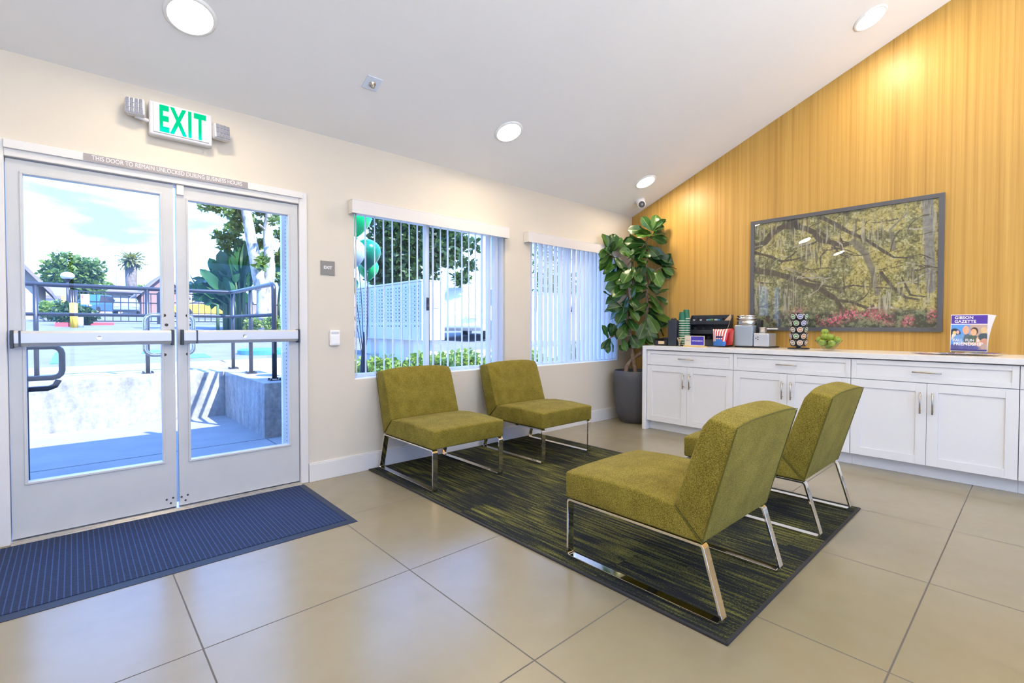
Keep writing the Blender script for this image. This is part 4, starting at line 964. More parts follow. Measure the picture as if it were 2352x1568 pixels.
ap = [(0, 0, 0.045), (-0.045, 0.035, 0.068), (-0.045, -0.035, 0.066), (0.045, 0.0, 0.068), (-0.01, 0.062, 0.092), (-0.02, -0.068, 0.094), (-0.038, 0.018, 0.122), (-0.036, -0.022, 0.118), (0.03, 0.03, 0.118), (0.0, 0.028, 0.158)]
an = ['at the very bottom', 'low at the front left', 'low at the front right', 'low at the back', 'on the left rim side', 'on the right rim side', 'in the front middle, left one', 'in the front middle, right one', 'at the back of the middle layer', 'on top of the pile']
M_stem = mat('apple_stem', (0.12, 0.07, 0.03), 0.8)
for k, (dx, dy, dz) in enumerate(ap):
    c = (XB+dx, by+dy, CT+dz); t_ = thing('apple', c, 'green apple in the glass bowl, '+an[k], 'apple', 'green apples in the bowl')
    R = 0.032; pr2 = [(0.0001, -0.75*R), (0.3*R, -0.86*R), (0.62*R, -0.72*R), (0.92*R, -0.25*R), (1.0*R, 0.15*R), (0.88*R, 0.58*R), (0.55*R, 0.84*R), (0.25*R, 0.82*R), (0.0001, 0.66*R)]
    Mr = Matrix.Rotation(rnd.uniform(-0.5, 0.5), 4, 'X') @ Matrix.Rotation(rnd.uniform(-0.5, 0.5), 4, 'Y')
    MB().lathe(pr2, c, 20, M=Mr).build('flesh', M_apple, t_, smooth=True, sub=1)
    p = Mr @ Vector((0, 0, 0.6*R)); q = Mr @ Vector((0.003, 0, 1.15*R)); MB().tube([Vector(c)+p, Vector(c)+q], 0.0013, 6).build('stem', M_stem, t_)
# magazines in an acrylic stand
XM = 4.97; ym0, ym1 = py_at(2268, XM), py_at(2182, XM); zmt = atX(2225, 722, XM).z
e = thing('magazine_stack', (XM+0.03, (ym0+ym1)/2, CT), 'stack of magazines with a purple GIBSON GAZETTE cover standing on the counter', 'magazines')
def paint_cover(H, W):
    yy, xx = np.mgrid[0:H, 0:W]; U = xx/(W-1); V = yy/(H-1); n = vnoise(H, W, 8, 8, 61, 4, 0.7)
    img = lerp(np.broadcast_to(np.array((0.10, 0.32, 0.72)), (H, W, 3)), np.broadcast_to(np.array((0.50, 0.36, 0.30)), (H, W, 3)), ss(U+0.15*(n-0.5), 0.42, 0.58))
    def blob(img, cx_, cy_, rx, ry, c, soft=0.12):
        d = np.hypot((U-cx_)/rx, (V-cy_)/ry)+(n-0.5)*0.15; m = 1-ss(d, 1-soft, 1+soft); return img*(1-m[..., None])+np.array(c)*(0.75+0.5*n[..., None])*m[..., None]
    img = blob(img, 0.12, 0.52, 0.16, 0.14, (0.02, 0.03, 0.07)); img = blob(img, 0.10, 0.62, 0.07, 0.12, (0.75, 0.70, 0.60)); img = blob(img, 0.11, 0.49, 0.05, 0.045, (0.80, 0.60, 0.20))
    img = blob(img, 0.27, 0.70, 0.20, 0.16, (0.16, 0.34, 0.65)); img = blob(img, 0.20, 0.48, 0.04, 0.05, (0.85, 0.45, 0.45)); img = blob(img, 0.46, 0.66, 0.10, 0.14, (0.10, 0.14, 0.16))
    img = blob(img, 0.42, 0.42, 0.085, 0.115, (0.85, 0.42, 0.24)); img = blob(img, 0.62, 0.72, 0.16, 0.18, (0.07, 0.12, 0.09)); img = blob(img, 0.65, 0.45, 0.10, 0.105, (0.05, 0.03, 0.03)); img = blob(img, 0.63, 0.48, 0.08, 0.09, (0.85, 0.45, 0.24))
    img = blob(img, 0.75, 0.75, 0.06, 0.15, (0.80, 0.48, 0.26)); img = blob(img, 0.90, 0.43, 0.09, 0.09, (0.70, 0.50, 0.25)); img = blob(img, 0.90, 0.60, 0.15, 0.10, (0.05, 0.08, 0.10)); img = blob(img, 0.92, 0.72, 0.10, 0.08, (0.60, 0.30, 0.20))
    img = blob(img, 0.55, 0.80, 0.25, 0.05, (0.75, 0.42, 0.28)); img = blob(img, 0.30, 0.90, 0.5, 0.10, (0.10, 0.10, 0.30))
    img = lerp(img, np.broadcast_to(np.array((0.09, 0.06, 0.33)), (H, W, 3)), ss(V, 0.93, 0.95)*1.0)
    band = (V < 0.255)[..., None]; img = np.where(band, np.array((0.075, 0.03, 0.33)), img); img = np.where(((V >= 0.255) & (V < 0.27))[..., None], np.array((0.8, 0.75, 0.8)), img)
    edge = ((U < 0.015) | (U > 0.985) | (V < 0.02) | (V > 0.98))[..., None]; return np.clip(np.where(edge, np.array((0.85, 0.82, 0.84)), img), 0, 1)
zm0 = CT+0.022; cw = ym1-ym0; chh = zmt-zm0; lean = 0.035
def bend(u, v):
    o = np.zeros((v.shape[0], u.shape[1], 3)); o[..., 0] = lean*(1-v)+0.0*u; return o
M_paper = mat('magazine_pages', (0.80, 0.77, 0.75), 0.6)
ygap = 0.0
for i in range(7):
    bl = -0.012-i*0.0022; Q = []
    mb = MB(); extra = 0.0052*i
    for s_ in (0, 1):
        for r in range(9):
            v = r/8; yo = extra*v*v
            for k in (0, 1): Q.append((XM+0.002+0.0035*i+s_*0.0030+lean*v, (ym1-0.004*i) if k == 0 else (ym0-yo*1.3), zm0+chh*v*(1-0.004*i*v)))
    fs = []
    for s_ in (0, 18):
        for r in range(8): fs.append((s_+2*r, s_+2*r+1, s_+2*r+3, s_+2*r+2))
    for r in range(8): fs.append((2*r, 2*r+2, 18+2*r+2, 18+2*r)); fs.append((2*r+1, 18+2*r+1, 18+2*r+3, 2*r+3))
    fs += [(0, 18, 19, 1), (16, 17, 35, 34)]
    pg = mb.add(Q, fs).build('page_block', M_paper, e)
cv = color_grid('cover', paint_cover(150, 130), (XM, ym1, zmt), (0, -cw, 0), (0, 0, -chh), attrmat('cover_ink', 0.35), e, bend)
M_wt = mat('cover_white', (0.88, 0.87, 0.90), 0.4)
slope_up = Vector((lean, 0, chh)).normalized()
def cov(txt, size, u, v, sx=1.0, off=0.0, nm='cover_lettering'):
    p = Vector((XM+lean*(1-v)-0.0012, ym1-cw*u, zmt-chh*v)); text_mesh(txt, size, face_mtx(p, (0, -1, 0), slope_up), M_wt, nm, e, extrude=0.0002, sx=sx, align='LEFT', offset=off)
cov('GIBSON', cw*0.145, 0.10, 0.085, 0.98, 0.0006); cov('GAZETTE', cw*0.145, 0.10, 0.19, 0.95, 0.0006)
cov('FALL  FUN  &', cw*0.13, 0.08, 0.70, 0.95, 0.0004); cov('FRIENDSHIP', cw*0.165, 0.09, 0.80, 0.90, 0.0006)
mb = MB(); mb.box(XM-0.004, XM-0.002, ym0, ym1, CT+0.0002, CT+0.040); mb.box(XM-0.004, XM+0.075, ym0, ym1, CT+0.012, CT+0.015)
mb.prism([(XM+0.030, CT+0.015), (XM+0.033, CT+0.015), (XM+0.078, CT+0.17), (XM+0.075, CT+0.17)], 'y', ym0, ym1); mb.prism([(XM+0.075, CT+0.0002), (XM+0.078, CT+0.0002), (XM+0.078, CT+0.17), (XM+0.075, CT+0.17)], 'y', ym0, ym1)
tag(mb.build('acrylic_stand', M_clear), 'clear acrylic stand holding up the purple magazines', 'display stand')
# fanned brochures
rnd = random.Random(11); M_br = [mat('brochure_purple', (0.12, 0.07, 0.25), 0.35), mat('brochure_rose', (0.45, 0.22, 0.20), 0.35), mat('brochure_white', (0.75, 0.72, 0.74), 0.35), mat('brochure_blue', (0.12, 0.20, 0.42), 0.35)]
cn4 = ('purple', 'rose', 'white', 'blue')
for k in range(9):
    yy = 0.62-0.046*k; a = math.radians(28-5*k); Mx = Matrix.Translation((4.845+0.004*k, yy, CT+0.0012+0.0021*k)) @ Matrix.Rotation(a, 4, 'Z') @ Matrix.Rotation(math.radians(1.0), 4, 'X')
    e = thing('brochure', Mx @ Vector((0, 0, 0)), '%s brochure, number %s from the left in the fan before the magazines' % (cn4[k % 4], ('one', 'two', 'three', 'four', 'five', 'six', 'seven', 'eight', 'nine')[k]), 'brochure', 'brochures fanned on the counter')
    MB().box(-0.105, 0.105, -0.05, 0.05, -0.0004, 0.0004, Mx).build('sheet', M_br[2], e); MB().box(-0.098, 0.098, -0.045, 0.045, 0.00045, 0.0007, Mx).build('print', M_br[k % 4], e)

# ================================================================== POTTED FIG
PC = Vector((4.855, 3.205, 0))
e = thing('potted_fig_tree', PC, 'tall fiddle-leaf fig tree in a round charcoal pot in the corner', 'potted plant')
MB().lathe([(0.150, 0.0005), (0.168, 0.012), (0.205, 0.10), (0.228, 0.22), (0.238, 0.36), (0.240, 0.50), (0.236, 0.592), (0.232, 0.598), (0.224, 0.594), (0.222, 0.545), (0.0001, 0.545)], PC, 56).build('pot', M_pot, e, smooth=True)
rs = np.random.RandomState(4)
mb = MB()
for k in range(1500):
    a = rs.rand()*2*PI; r = 0.218*math.sqrt(rs.rand()); p = PC+Vector((r*math.cos(a), r*math.sin(a), 0.548+rs.rand()*0.022*(1.2-r/0.22)))
    d = Vector((rs.randn(), rs.randn(), rs.rand()+0.3)).normalized()*0.020; s_ = Vector((-d.y, d.x, 0)).normalized()*0.004
    mb.add([p, p+d*0.5+s_, p+d, p+d*0.5-s_], [(0, 1, 2, 3)])
mb.build('moss', M_moss, e)
DP = 5.62
def fp(px, py, dd=0.0): return atD(px, py, DP+dd)
def smooth_path(pts, n=5):
    out = []; P = [Vector(p) for p in pts]
    for i in range(len(P)-1):
        p0, p1, p2, p3 = P[max(i-1, 0)], P[i], P[i+1], P[min(i+2, len(P)-1)]
        for k in range(n):
            t_ = k/n; out.append(0.5*((2*p1)+(p2-p0)*t_+(2*p0-5*p1+4*p2-p3)*t_*t_+(3*p1-p0-3*p2+p3)*t_**3))
    out.append(P[-1]); return out
BR = [([(1436, 868), (1440, 843), (1451, 827), (1461, 818), (1471, 812), (1478, 802), (1473, 785)], 0.026, 0.016, 0.02),
      ([(1462, 868), (1457, 838), (1453, 812), (1452, 790), (1447, 765), (1442, 745), (1440, 712), (1441, 680), (1438, 650), (1435, 620), (1428, 603), (1412, 592), (1395, 583), (1383, 568)], 0.026, 0.007, 0.0),
      ([(1473, 785), (1478, 760), (1484, 730), (1487, 700), (1485, 670), (1488, 640), (1484, 610), (1487, 580), (1482, 562), (1490, 545), (1497, 530)], 0.018, 0.006, 0.05),
      ([(1441, 700), (1452, 670), (1455, 640), (1457, 610), (1455, 590)], 0.009, 0.005, -0.08),
      ([(1446, 770), (1430, 775), (1412, 772), (1396, 778)], 0.009, 0.004, -0.05), ([(1486, 640), (1505, 622), (1522, 612)], 0.008, 0.004, 0.06),
      ([(1485, 690), (1500, 680), (1512, 672)], 0.007, 0.004, 0.06), ([(1480, 752), (1498, 738), (1512, 742)], 0.007, 0.004, 0.02),
      ([(1435, 620), (1448, 600), (1465, 580), (1480, 560)], 0.008, 0.005, 0.0), ([(1440, 720), (1425, 700), (1412, 690)], 0.007, 0.004, -0.06)]
for (pts, r0, r1, dd) in BR:
    P = smooth_path([fp(x, y, dd) for (x, y) in pts]); n = len(P); MB().tube(P, [r0+(r1-r0)*i/(n-1) for i in range(n)], 8).build('branch', M_bark, e, smooth=True)
def leaf(mb, base, d, up, L, Wd, droop=0.15, fold=0.25, wave=0.04, shape='fig', rs=None, NL=8, rib=True):
    d = d.normalized(); side = d.cross(up); side = side.normalized() if side.length > 1e-4 else d.orthogonal().normalized(); nn = side.cross(d).normalized()
    ph = rs.rand()*6; cols = (-1, -0.55, -0.07, 0.07, 0.55, 1) if rib else (-1, -0.5, 0, 0.5, 1)
    vs = []; fs = []; mi = []; nc = len(cols)
    for i in range(NL+1):
        t_ = i/NL
        if shape == 'fig': wd = Wd*0.5*min(1, 1.65*(t_**0.75)*(max(0, 1-t_)**0.42)*(1-0.22*math.sin(PI*min(1, t_*1.5)) if t_ < .5 else 1))
        elif shape == 'paddle': wd = Wd*0.5*math.sin(PI*min(1, max(t_, 0.001)**0.8))**0.38
        else: wd = Wd*0.5*math.sin(PI*t_)
        wd = max(wd, Wd*0.02)
        c = base + d*(L*t_) - nn*(droop*L*t_*t_)
        for u in cols:
            zz = fold*abs(u)*wd + (wave*L*math.sin(t_*11+ph+(2 if u > 0 else 0))*abs(u)**2)
            vs.append(c + side*(u*wd) + nn*zz)
    for i in range(NL):
        for k in range(nc-1): fs.append((i*nc+k, i*nc+k+1, (i+1)*nc+k+1, (i+1)*nc+k)); mi.append(1 if (rib and k == 2) else 0)
    o = len(mb.v); mb.v += [tuple(q) for q in vs]
    for f, m_ in zip(fs, mi): mb.f.append(tuple(i+o for i in f)); mb.mi.append(m_)
# leaves: (px, py of leaf base, px, py of leaf tip, depth of base, depth of tip)
LV = [(1497,530,1478,502,.05,.0),(1499,530,1506,496,.05,.02),(1499,530,1523,504,.05,.0),(1497,532,1520,520,.0,-.12),(1495,536,1462,526,.05,-.05),(1497,538,1470,538,.05,-.12),(1498,540,1530,534,.05,.1),(1494,544,1526,556,.05,-.06),
 (1490,545,1530,545,.05,.05),(1488,556,1450,548,.02,-.05),(1486,560,1440,556,.02,.05),(1482,562,1462,590,.0,-.14),(1488,566,1512,590,.03,-.05),(1490,570,1455,575,.02,-.10),(1487,582,1540,600,.08,.06),
 (1495,590,1550,601,.08,.04),(1488,592,1518,585,.05,-.05),(1520,612,1545,628,.06,.0),(1520,612,1548,615,.06,.08),(1512,618,1520,645,.06,-.03),(1500,622,1516,652,.05,-.06),(1487,600,1470,602,.0,-.16),(1484,612,1500,640,.05,-.05),
 (1480,572,1440,590,.0,-.1),(1460,586,1430,575,.0,-.08),(1466,580,1490,585,.0,-.12),(1457,590,1480,600,-.05,-.18),(1383,568,1360,590,.0,-.03),(1386,570,1368,560,.0,.05),(1388,573,1370,548,.0,.03),(1390,575,1395,545,.0,-.05),
 (1395,575,1412,540,.0,.06),(1398,580,1424,546,.0,.02),(1400,584,1408,560,.0,-.10),(1396,584,1364,600,.0,-.06),(1400,586,1360,618,.0,-.03),(1404,590,1380,612,.0,-.12),(1412,592,1395,570,.0,-.12),(1412,590,1430,610,.0,-.1),
 (1420,597,1440,625,.0,-.06),(1425,602,1384,622,.0,-.05),(1436,620,1384,640,.0,-.06),(1430,612,1415,640,.0,-.10),(1455,612,1434,640,-.08,-.2),(1455,615,1470,640,-.08,-.2),(1456,625,1430,658,-.08,-.15),(1456,636,1446,606,-.1,-.22),(1452,640,1420,648,-.1,-.16),
 (1458,650,1470,620,-.1,-.20),(1440,650,1400,660,.0,-.08),(1441,655,1472,665,-.05,-.18),(1440,660,1412,675,-.05,-.18),(1455,655,1478,650,-.08,-.16),(1440,672,1394,690,.0,-.06),(1441,680,1428,712,.0,-.12),(1443,682,1462,700,-.05,-.18),(1450,690,1455,660,-.1,-.2),
 (1440,700,1400,708,-.03,-.1),(1436,702,1388,710,-.05,-.02),(1440,704,1420,735,-.05,-.16),(1442,706,1466,730,-.05,-.15),(1446,712,1480,712,-.02,-.12),(1441,722,1412,745,.0,-.1),(1442,730,1460,755,.0,-.14),(1440,735,1404,760,.0,-.04),(1444,742,1425,770,.0,-.15),
 (1485,655,1515,658,.05,-.02),(1505,678,1530,662,.06,.0),(1505,680,1528,690,.06,-.03),(1487,672,1512,700,.05,-.04),(1485,668,1464,690,.0,-.1),(1487,690,1520,715,.05,-.03),(1488,697,1462,712,.02,-.1),(1487,705,1522,742,.05,.02),(1490,715,1545,738,.05,.03),
 (1486,720,1508,760,.03,-.05),(1498,738,1525,765,.02,.05),(1484,735,1470,770,.0,-.12),(1482,745,1500,782,.0,-.06),(1480,752,1465,790,.0,-.12),(1478,760,1508,772,.0,-.02),(1396,778,1378,750,.0,-.02),(1398,778,1384,790,.0,.05),(1402,776,1396,792,.0,-.05),
 (1404,776,1410,750,.0,-.06),(1400,778,1376,795,.0,-.04),(1412,774,1428,752,.0,-.08),(1430,776,1436,800,.0,-.08),(1447,765,1462,795,.0,-.1),(1450,790,1425,800,.0,-.03),(1475,775,1500,790,.0,-.05),(1410,690,1396,675,-.06,-.05),
 (1500,530,1512,515,.0,-.10),(1492,548,1510,540,.0,-.12),(1470,574,1450,566,.0,.05),(1486,630,1470,652,.05,-.05),(1520,612,1534,590,.06,.05),(1460,600,1446,580,-.05,-.1)]
rj = np.random.RandomState(99)
for q in LV[::2]:
    a_, b_, c_, d_ = (float(v_) for v_ in rj.randint(-7, 8, 4)); LV.append((q[0]+a_*0.5, q[1]+b_*0.5, q[2]+c_*2.2, q[3]+d_*2.2, q[4]+0.04, q[5]+0.10))
rs = np.random.RandomState(12); mb = MB(); camp = Vector((0, 0, CAM_H))
for k, (ax, ay, bx, by_, da, db) in enumerate(LV):
    A = fp(ax, ay, da); B = fp(bx, by_, db)
    for q in (A, B): q.x = min(q.x, 5.17); q.y = min(q.y, 3.40)
    d = B-A; L = max(d.length*1.12, 0.17); L = min(L, 0.29)
    toc = (camp-A).normalized(); up = (Vector((0, 0, 1))*0.8+toc*(0.35+rs.rand()*0.9)+Vector(rs.randn(3))*0.35).normalized()
    leaf(mb, A, d, up, L, L*(0.58+0.12*rs.rand()), droop=0.05+0.15*rs.rand(), fold=0.18, wave=0.030, rs=rs)
mb.v = [(min(q[0], 5.205), min(q[1], 3.425), q[2]) for q in mb.v]
mb.build('foliage', [M_fig, M_figrib], e, smooth=True)

# ================================================================== OUTSIDE: ground
def prof_z(y):
    K = [(7.3, .50), (9, .55), (13, .72), (19, 1.05), (27, 1.18), (35, 1.5), (60, 2.1), (140, 2.6)]
    if y <= K[0][0]: return K[0][1]
    for (a, b), (c, d) in zip(K, K[1:]):
        if y <= c: return b+(d-b)*(y-a)/(c-a)
    return K[-1][1]
def strip(x0, x1, ys, zf, thick=0.1):
    mb = MB(); vs = []
    for y in ys: vs += [(x0, y, zf(y)), (x1, y, zf(y))]
    n = len(ys); vs += [(q[0], q[1], q[2]-thick) for q in vs[:2*n]]; fs = []
    for i in range(n-1):
        fs.append((2*i, 2*i+1, 2*i+3, 2*i+2)); o = 2*n; fs.append((o+2*i, o+2*i+2, o+2*i+3, o+2*i+1)); fs.append((2*i, 2*i+2, o+2*i+2, o+2*i)); fs.append((2*i+1, o+2*i+1, o+2*i+3, 2*i+3))
    fs += [(0, 2*n, 2*n+1, 1), (2*n-2, 2*n-1, 4*n-1, 4*n-2)]; return mb.add(vs, fs)
struct(MB().box(-6, 1.80, YW+WT, 7.0, -0.1, -0.001).build('entry_pavement', M_conc))
mb = MB(); mb.box(-6, 1.6, 5.135, 5.147, -0.0012, 0.0006); mb.box(1.392, 1.404, 3.66, 5.135, -0.0012, 0.0006); struct(mb.build('pavement_joint', M_joint))
struct(strip(-20, 1.75, [7.39, 8.2, 9.0], prof_z).build('sidewalk', M_conc))
struct(strip(-60, 70, [9.0, 13, 19, 27, 35, 60, 140], prof_z).build('parking_lot', M_asph))
struct(strip(1.80, 20, [3.66, 4.5, 5.5, 7.3, 9.0], lambda y: min(0.55, max(0.0, (y-4.2)*0.12))).build('planting_bed', M_soil))
# low concrete walls
mb = MB(); mb.box(-8, 1.39, 6.85, 7.38, -0.05, 0.543); mb.box(1.39, 1.75, 5.168, 7.38, -0.05, 0.543)
tag(mb.build('retaining_wall', M_concw, bevel=0.006), 'low cast-concrete retaining wall turning a corner outside the double door', 'wall')
# pipe railing
e = thing('pipe_railing', (0.6, 7.17, 0.543), 'dark two-rail pipe handrail standing on the concrete retaining wall', 'railing')
def rail(z, r): return smooth_rail([(-7.9, 7.17, z), (1.55, 7.17, z), (1.55, 5.38, z)], r)
def smooth_rail(p, r): return p
posts = [(-6.0, 7.17), (-3.1, 7.17), (-0.29, 7.17), (0.655, 7.17), (1.557, 7.17), (1.565, 6.345), (1.55, 5.39)]
zr = 1.548
top = [(-7.9, 7.17, zr), (1.50, 7.17, zr), (1.54, 7.16, zr), (1.55, 7.12, zr), (1.55, 5.46, zr)] + [(1.55, 5.46-0.07*math.sin(a), zr-0.07+0.07*math.cos(a)) for a in (0.4, 0.8, 1.2, PI/2)] + [(1.55, 5.39, 0.56)]
MB().tube(top, 0.024, 12).build('top_rail', M_bronze, e, smooth=True)
MB().tube([(-7.9, 7.17, 1.232), (1.52, 7.17, 1.232), (1.55, 7.15, 1.232), (1.55, 5.40, 1.225)], 0.019, 10).build('mid_rail', M_bronze, e, smooth=True)
for (x, y) in posts[:-1]:
    p = MB().tube([(x, y, 0.545), (x, y, zr-0.01)], 0.022, 12).build('post', M_bronze, e, smooth=True)
for (x, y) in posts:
    mb = MB(); mb.box(x-0.055, x+0.055, y-0.055, y+0.055, 0.5435, 0.551)
    for a in (-1, 1):
        for b in (-1, 1): mb.lathe([(0.010, 0.551), (0.010, 0.568), (0.0001, 0.570)], (x+a*0.042, y+b*0.042, 0), 8)
    mb.build('base_plate', M_bronze, e)
# ramp handrail return loop, near the door
e = thing('ramp_handrail', (-0.4, 4.75, 0), 'dark handrail end loop low outside the left door glass', 'handrail')
yL = 4.75
a1 = atY(60, 797, yL); a2 = atY(142, 800, yL); a3 = atY(140, 866, yL); a4 = atY(60, 871, yL)
x_l = -1.6; pts = [(x_l, yL, a1.z), (a2.x-0.05, yL, a1.z)] + [(a2.x-0.05+0.05*math.sin(a), yL, a1.z-0.05+0.05*math.cos(a)) for a in (0.5, 1.0, PI/2)] + [(a2.x-0.05+0.05*math.cos(a), yL, a3.z+0.05-0.05*math.sin(a)) for a in (0, 0.5, 1.0, PI/2)] + [(x_l, yL, a3.z)]
MB().tube(pts, 0.019, 12).build('rail_loop', M_bronze, e, smooth=True)
zl = atY(100, 893, yL).z
MB().tube([(a2.x-0.02, yL+0.03, a3.z-0.02), (a2.x-0.022, yL+0.03, zl+0.05), (a2.x-0.04, yL+0.03, zl+0.015), (a2.x-0.075, yL+0.03, zl), (x_l, yL+0.03, zl)], 0.019, 12).build('lower_rail', M_bronze, e, smooth=True)
MB().tube([(a1.x-0.012, yL, 0.0005), (a1.x-0.012, yL, a1.z)], 0.021, 12).build('post', M_bronze, e, smooth=True)
MB().tube([(-1.3, yL, 0.0005), (-1.3, yL, a1.z)], 0.021, 12).build('post', M_bronze, e, smooth=True)
# perforated post at right of door glass
pp = atY(655, 800, 4.4)
e = thing('perforated_post', (pp.x, 4.4, 0), 'white perforated vertical post seen at the right edge of the door glass', 'post')
MB().box(pp.x-0.028, pp.x+0.028, 4.38, 4.42, 0.0005, 2.28).build('post', M_white, e)
mb = MB()
for k in range(62): mb.lathe([(0.0065, 0), (0.0065, 0.001), (0.0001, 0.001)], (0, 0, 0), 8, M=face_mtx((pp.x+0.006, 4.3795, 0.12+k*0.033), (1, 0, 0), (0, 0, 1)))
mb.build('holes', M_dgrey, e)

# ================================================================== OUTSIDE: vegetation helpers
def leaf_cloud(mb, blobs, n, size, rs, jitter=0.5, flat=0.0):
    vol = np.array([b[3]*b[4]*b[5] for b in blobs]); pr = vol**0.67; pr /= pr.sum()
    idx = rs.choice(len(blobs), n, p=pr); B = np.array(blobs)[idx]
    d = rs.randn(n, 3); d /= np.linalg.norm(d, axis=1)[:, None]; r = (0.55+0.5*rs.rand(n)**0.6)[:, None]
    P = B[:, :3]+d*B[:, 3:6]*r
    a = rs.randn(n, 3); a[:, 2] *= 0.6; a /= np.linalg.norm(a, axis=1)[:, None]; b = np.cross(a, rs.randn(n, 3)); b /= np.linalg.norm(b, axis=1)[:, None]
    s = size*(0.6+0.8*rs.rand(n))[:, None]
    V = np.stack([P, P+a*s*0.5+b*s*0.28, P+a*s, P+a*s*0.5-b*s*0.28], 1).reshape(-1, 3)
    o = len(mb.v); mb.v += [tuple(q) for q in V.tolist()]
    mb.f += [(o+4*i, o+4*i+1, o+4*i+2, o+4*i+3) for i in range(n)]; mb.mi += [0]*n
def rblobs(c, R, n, r, rs):
    out = []
    for i in range(n):
        d = rs.randn(3); d /= np.linalg.norm(d); q = rs.rand()**0.5
        out.append((c[0]+d[0]*R[0]*q, c[1]+d[1]*R[1]*q, c[2]+d[2]*R[2]*q, r*(0.7+0.6*rs.rand()), r*(0.7+0.6*rs.rand()), r*(0.6+0.5*rs.rand())))
    return out
def tree(name, c, R, ztrunk, label, M_l, n, size, seed, nb=16, r=None, trunk_r=0.2, M_t=None, cat='tree'):
    rs = np.random.RandomState(seed); e = thing(name, (c[0], c[1], ztrunk), label, cat)
    mb = MB(); leaf_cloud(mb, rblobs(c, R, nb, r or min(R)*0.55, rs), n, size, rs); mb.build('foliage', M_l, e)
    if trunk_r:
        mb = MB(); mb.tube([(c[0], c[1], ztrunk), (c[0]+0.1, c[1], (ztrunk+c[2])/2), (c[0], c[1], c[2])], [trunk_r, trunk_r*0.8, trunk_r*0.5], 10)
        for k in range(5):
            a = k*1.26; mb.tube([(c[0], c[1], c[2]-R[2]*0.7), (c[0]+math.cos(a)*R[0]*0.6, c[1]+math.sin(a)*R[1]*0.6, c[2]+R[2]*0.1)], [trunk_r*0.5, trunk_r*0.15], 6)
        mb.build('trunk', M_t or M_trunk, e, smooth=True)
    return e
def shrub(c, R, label, M_l, n, size, seed, name='shrub', nb=14, cat='shrub'):
    rs = np.random.RandomState(seed); e = thing(name, (c[0], c[1], c[2]-R[2]), label, cat)
    mb = MB(); leaf_cloud(mb, rblobs(c, (R[0]*0.75, R[1]*0.75, R[2]*0.6), nb, min(R)*0.45, rs), n, size, rs); mb.build('foliage', M_l, e)
    mb = MB()
    for k in range(9):
        a = k*0.7+seed; mb.tube([(c[0]+math.cos(a)*0.05, c[1]+math.sin(a)*0.05, c[2]-R[2]), (c[0]+math.cos(a)*R[0]*0.6, c[1]+math.sin(a)*R[1]*0.6, c[2]+R[2]*0.4)], [0.012, 0.004], 5)
    mb.build('stems', M_trunk, e); return e
# big green tree left
c = atY(182, 640, 66.0); tree('leafy_tree', (c.x, c.y, c.z), (2.3, 2.2, 1.75), 2.1, 'rounded green tree beyond the gate, left of the palm', M_treel, 5200, 0.48, 21, 24, 1.15, 0.25)
c = atY(250, 664, 95.0); tree('leafy_tree', (c.x, c.y, c.z), (4.0, 1.5, 0.8), 2.3, 'low pale tree line between the rounded green tree and the palm', M_brightl, 1500, 0.45, 22, 10, 0.8, 0.15)
# palm
c = atY(301, 600, 88.0); e = thing('palm_tree', (c.x, c.y, 2.2), 'fan palm with a shaggy skirt of dry fronds against the sky', 'palm tree')
pb_ = atY(302, 668, 88.0); MB().tube([(pb_.x, 88, 2.2), (pb_.x, 88, 5.5), (c.x, 88, c.z-0.2)], [0.7, 0.62, 0.75], 14).build('trunk', mat('palm_bark', rough=0.9, fn=var((0.17, 0.145, 0.13), 0.25, 3)), e, smooth=True)
rs = np.random.RandomState(8); mb = MB()
for k in range(120):
    el = rs.uniform(-1.35, 1.25); az = rs.rand()*2*PI; d = Vector((math.cos(az)*math.cos(el), math.sin(az)*math.cos(el), math.sin(el)+0.15)); L = 1.0+rs.rand()*0.55
    leaf(mb, Vector(c)+d*0.25, d, Vector((0, 0, 1)), L*1.1, 0.34, droop=0.35, fold=0.3, wave=0.08, shape='pal', rs=rs, NL=5, rib=False)
mb.build('fronds', M_palml, e)
# sycamore
e = thing('sycamore_tree', (0, 0, 0), 'large pale-barked sycamore with forking trunks behind the railing', 'tree'); YS = 16.0
ORG[e.name] = Vector((0, 0, 0))
def sp_(pts): return smooth_path([atY(x, y, YS+dy) for (x, y, dy) in pts], 4)
def rad(px_w): return px_w/2/FPX*16.0*0.93
mb = MB(); P = sp_([(606, 735, 0), (607, 700, 0), (607, 668, 0), (607, 652, 0)]); mb.tube(P, [rad(32)+0*i for i in range(len(P))], 16)
P = sp_([(600, 665, 0), (592, 630, 0), (585, 590, 0), (577, 550, 0), (570, 510, 0), (562, 470, 0), (550, 430, 0)]); mb.tube(P, [rad(27-9*i/(len(P)-1)) for i in range(len(P))], 14)
P = sp_([(614, 665, 0), (620, 625, 0), (618, 590, 0), (616, 550, .2), (616, 520, .3), (620, 490, .3), (624, 440, .3)]); mb.tube(P, [rad(24-6*i/(len(P)-1)) for i in range(len(P))], 14)
P = sp_([(617, 535, .3), (606, 525, .2), (596, 516, 0)]); mb.tube(P, [rad(9), rad(8), rad(7)]+[rad(5)]*(len(P)-3), 8)
tk = mb.build('trunk', M_syc, e, smooth=True)
rs = np.random.RandomState(31); mb = MB()
BL = []
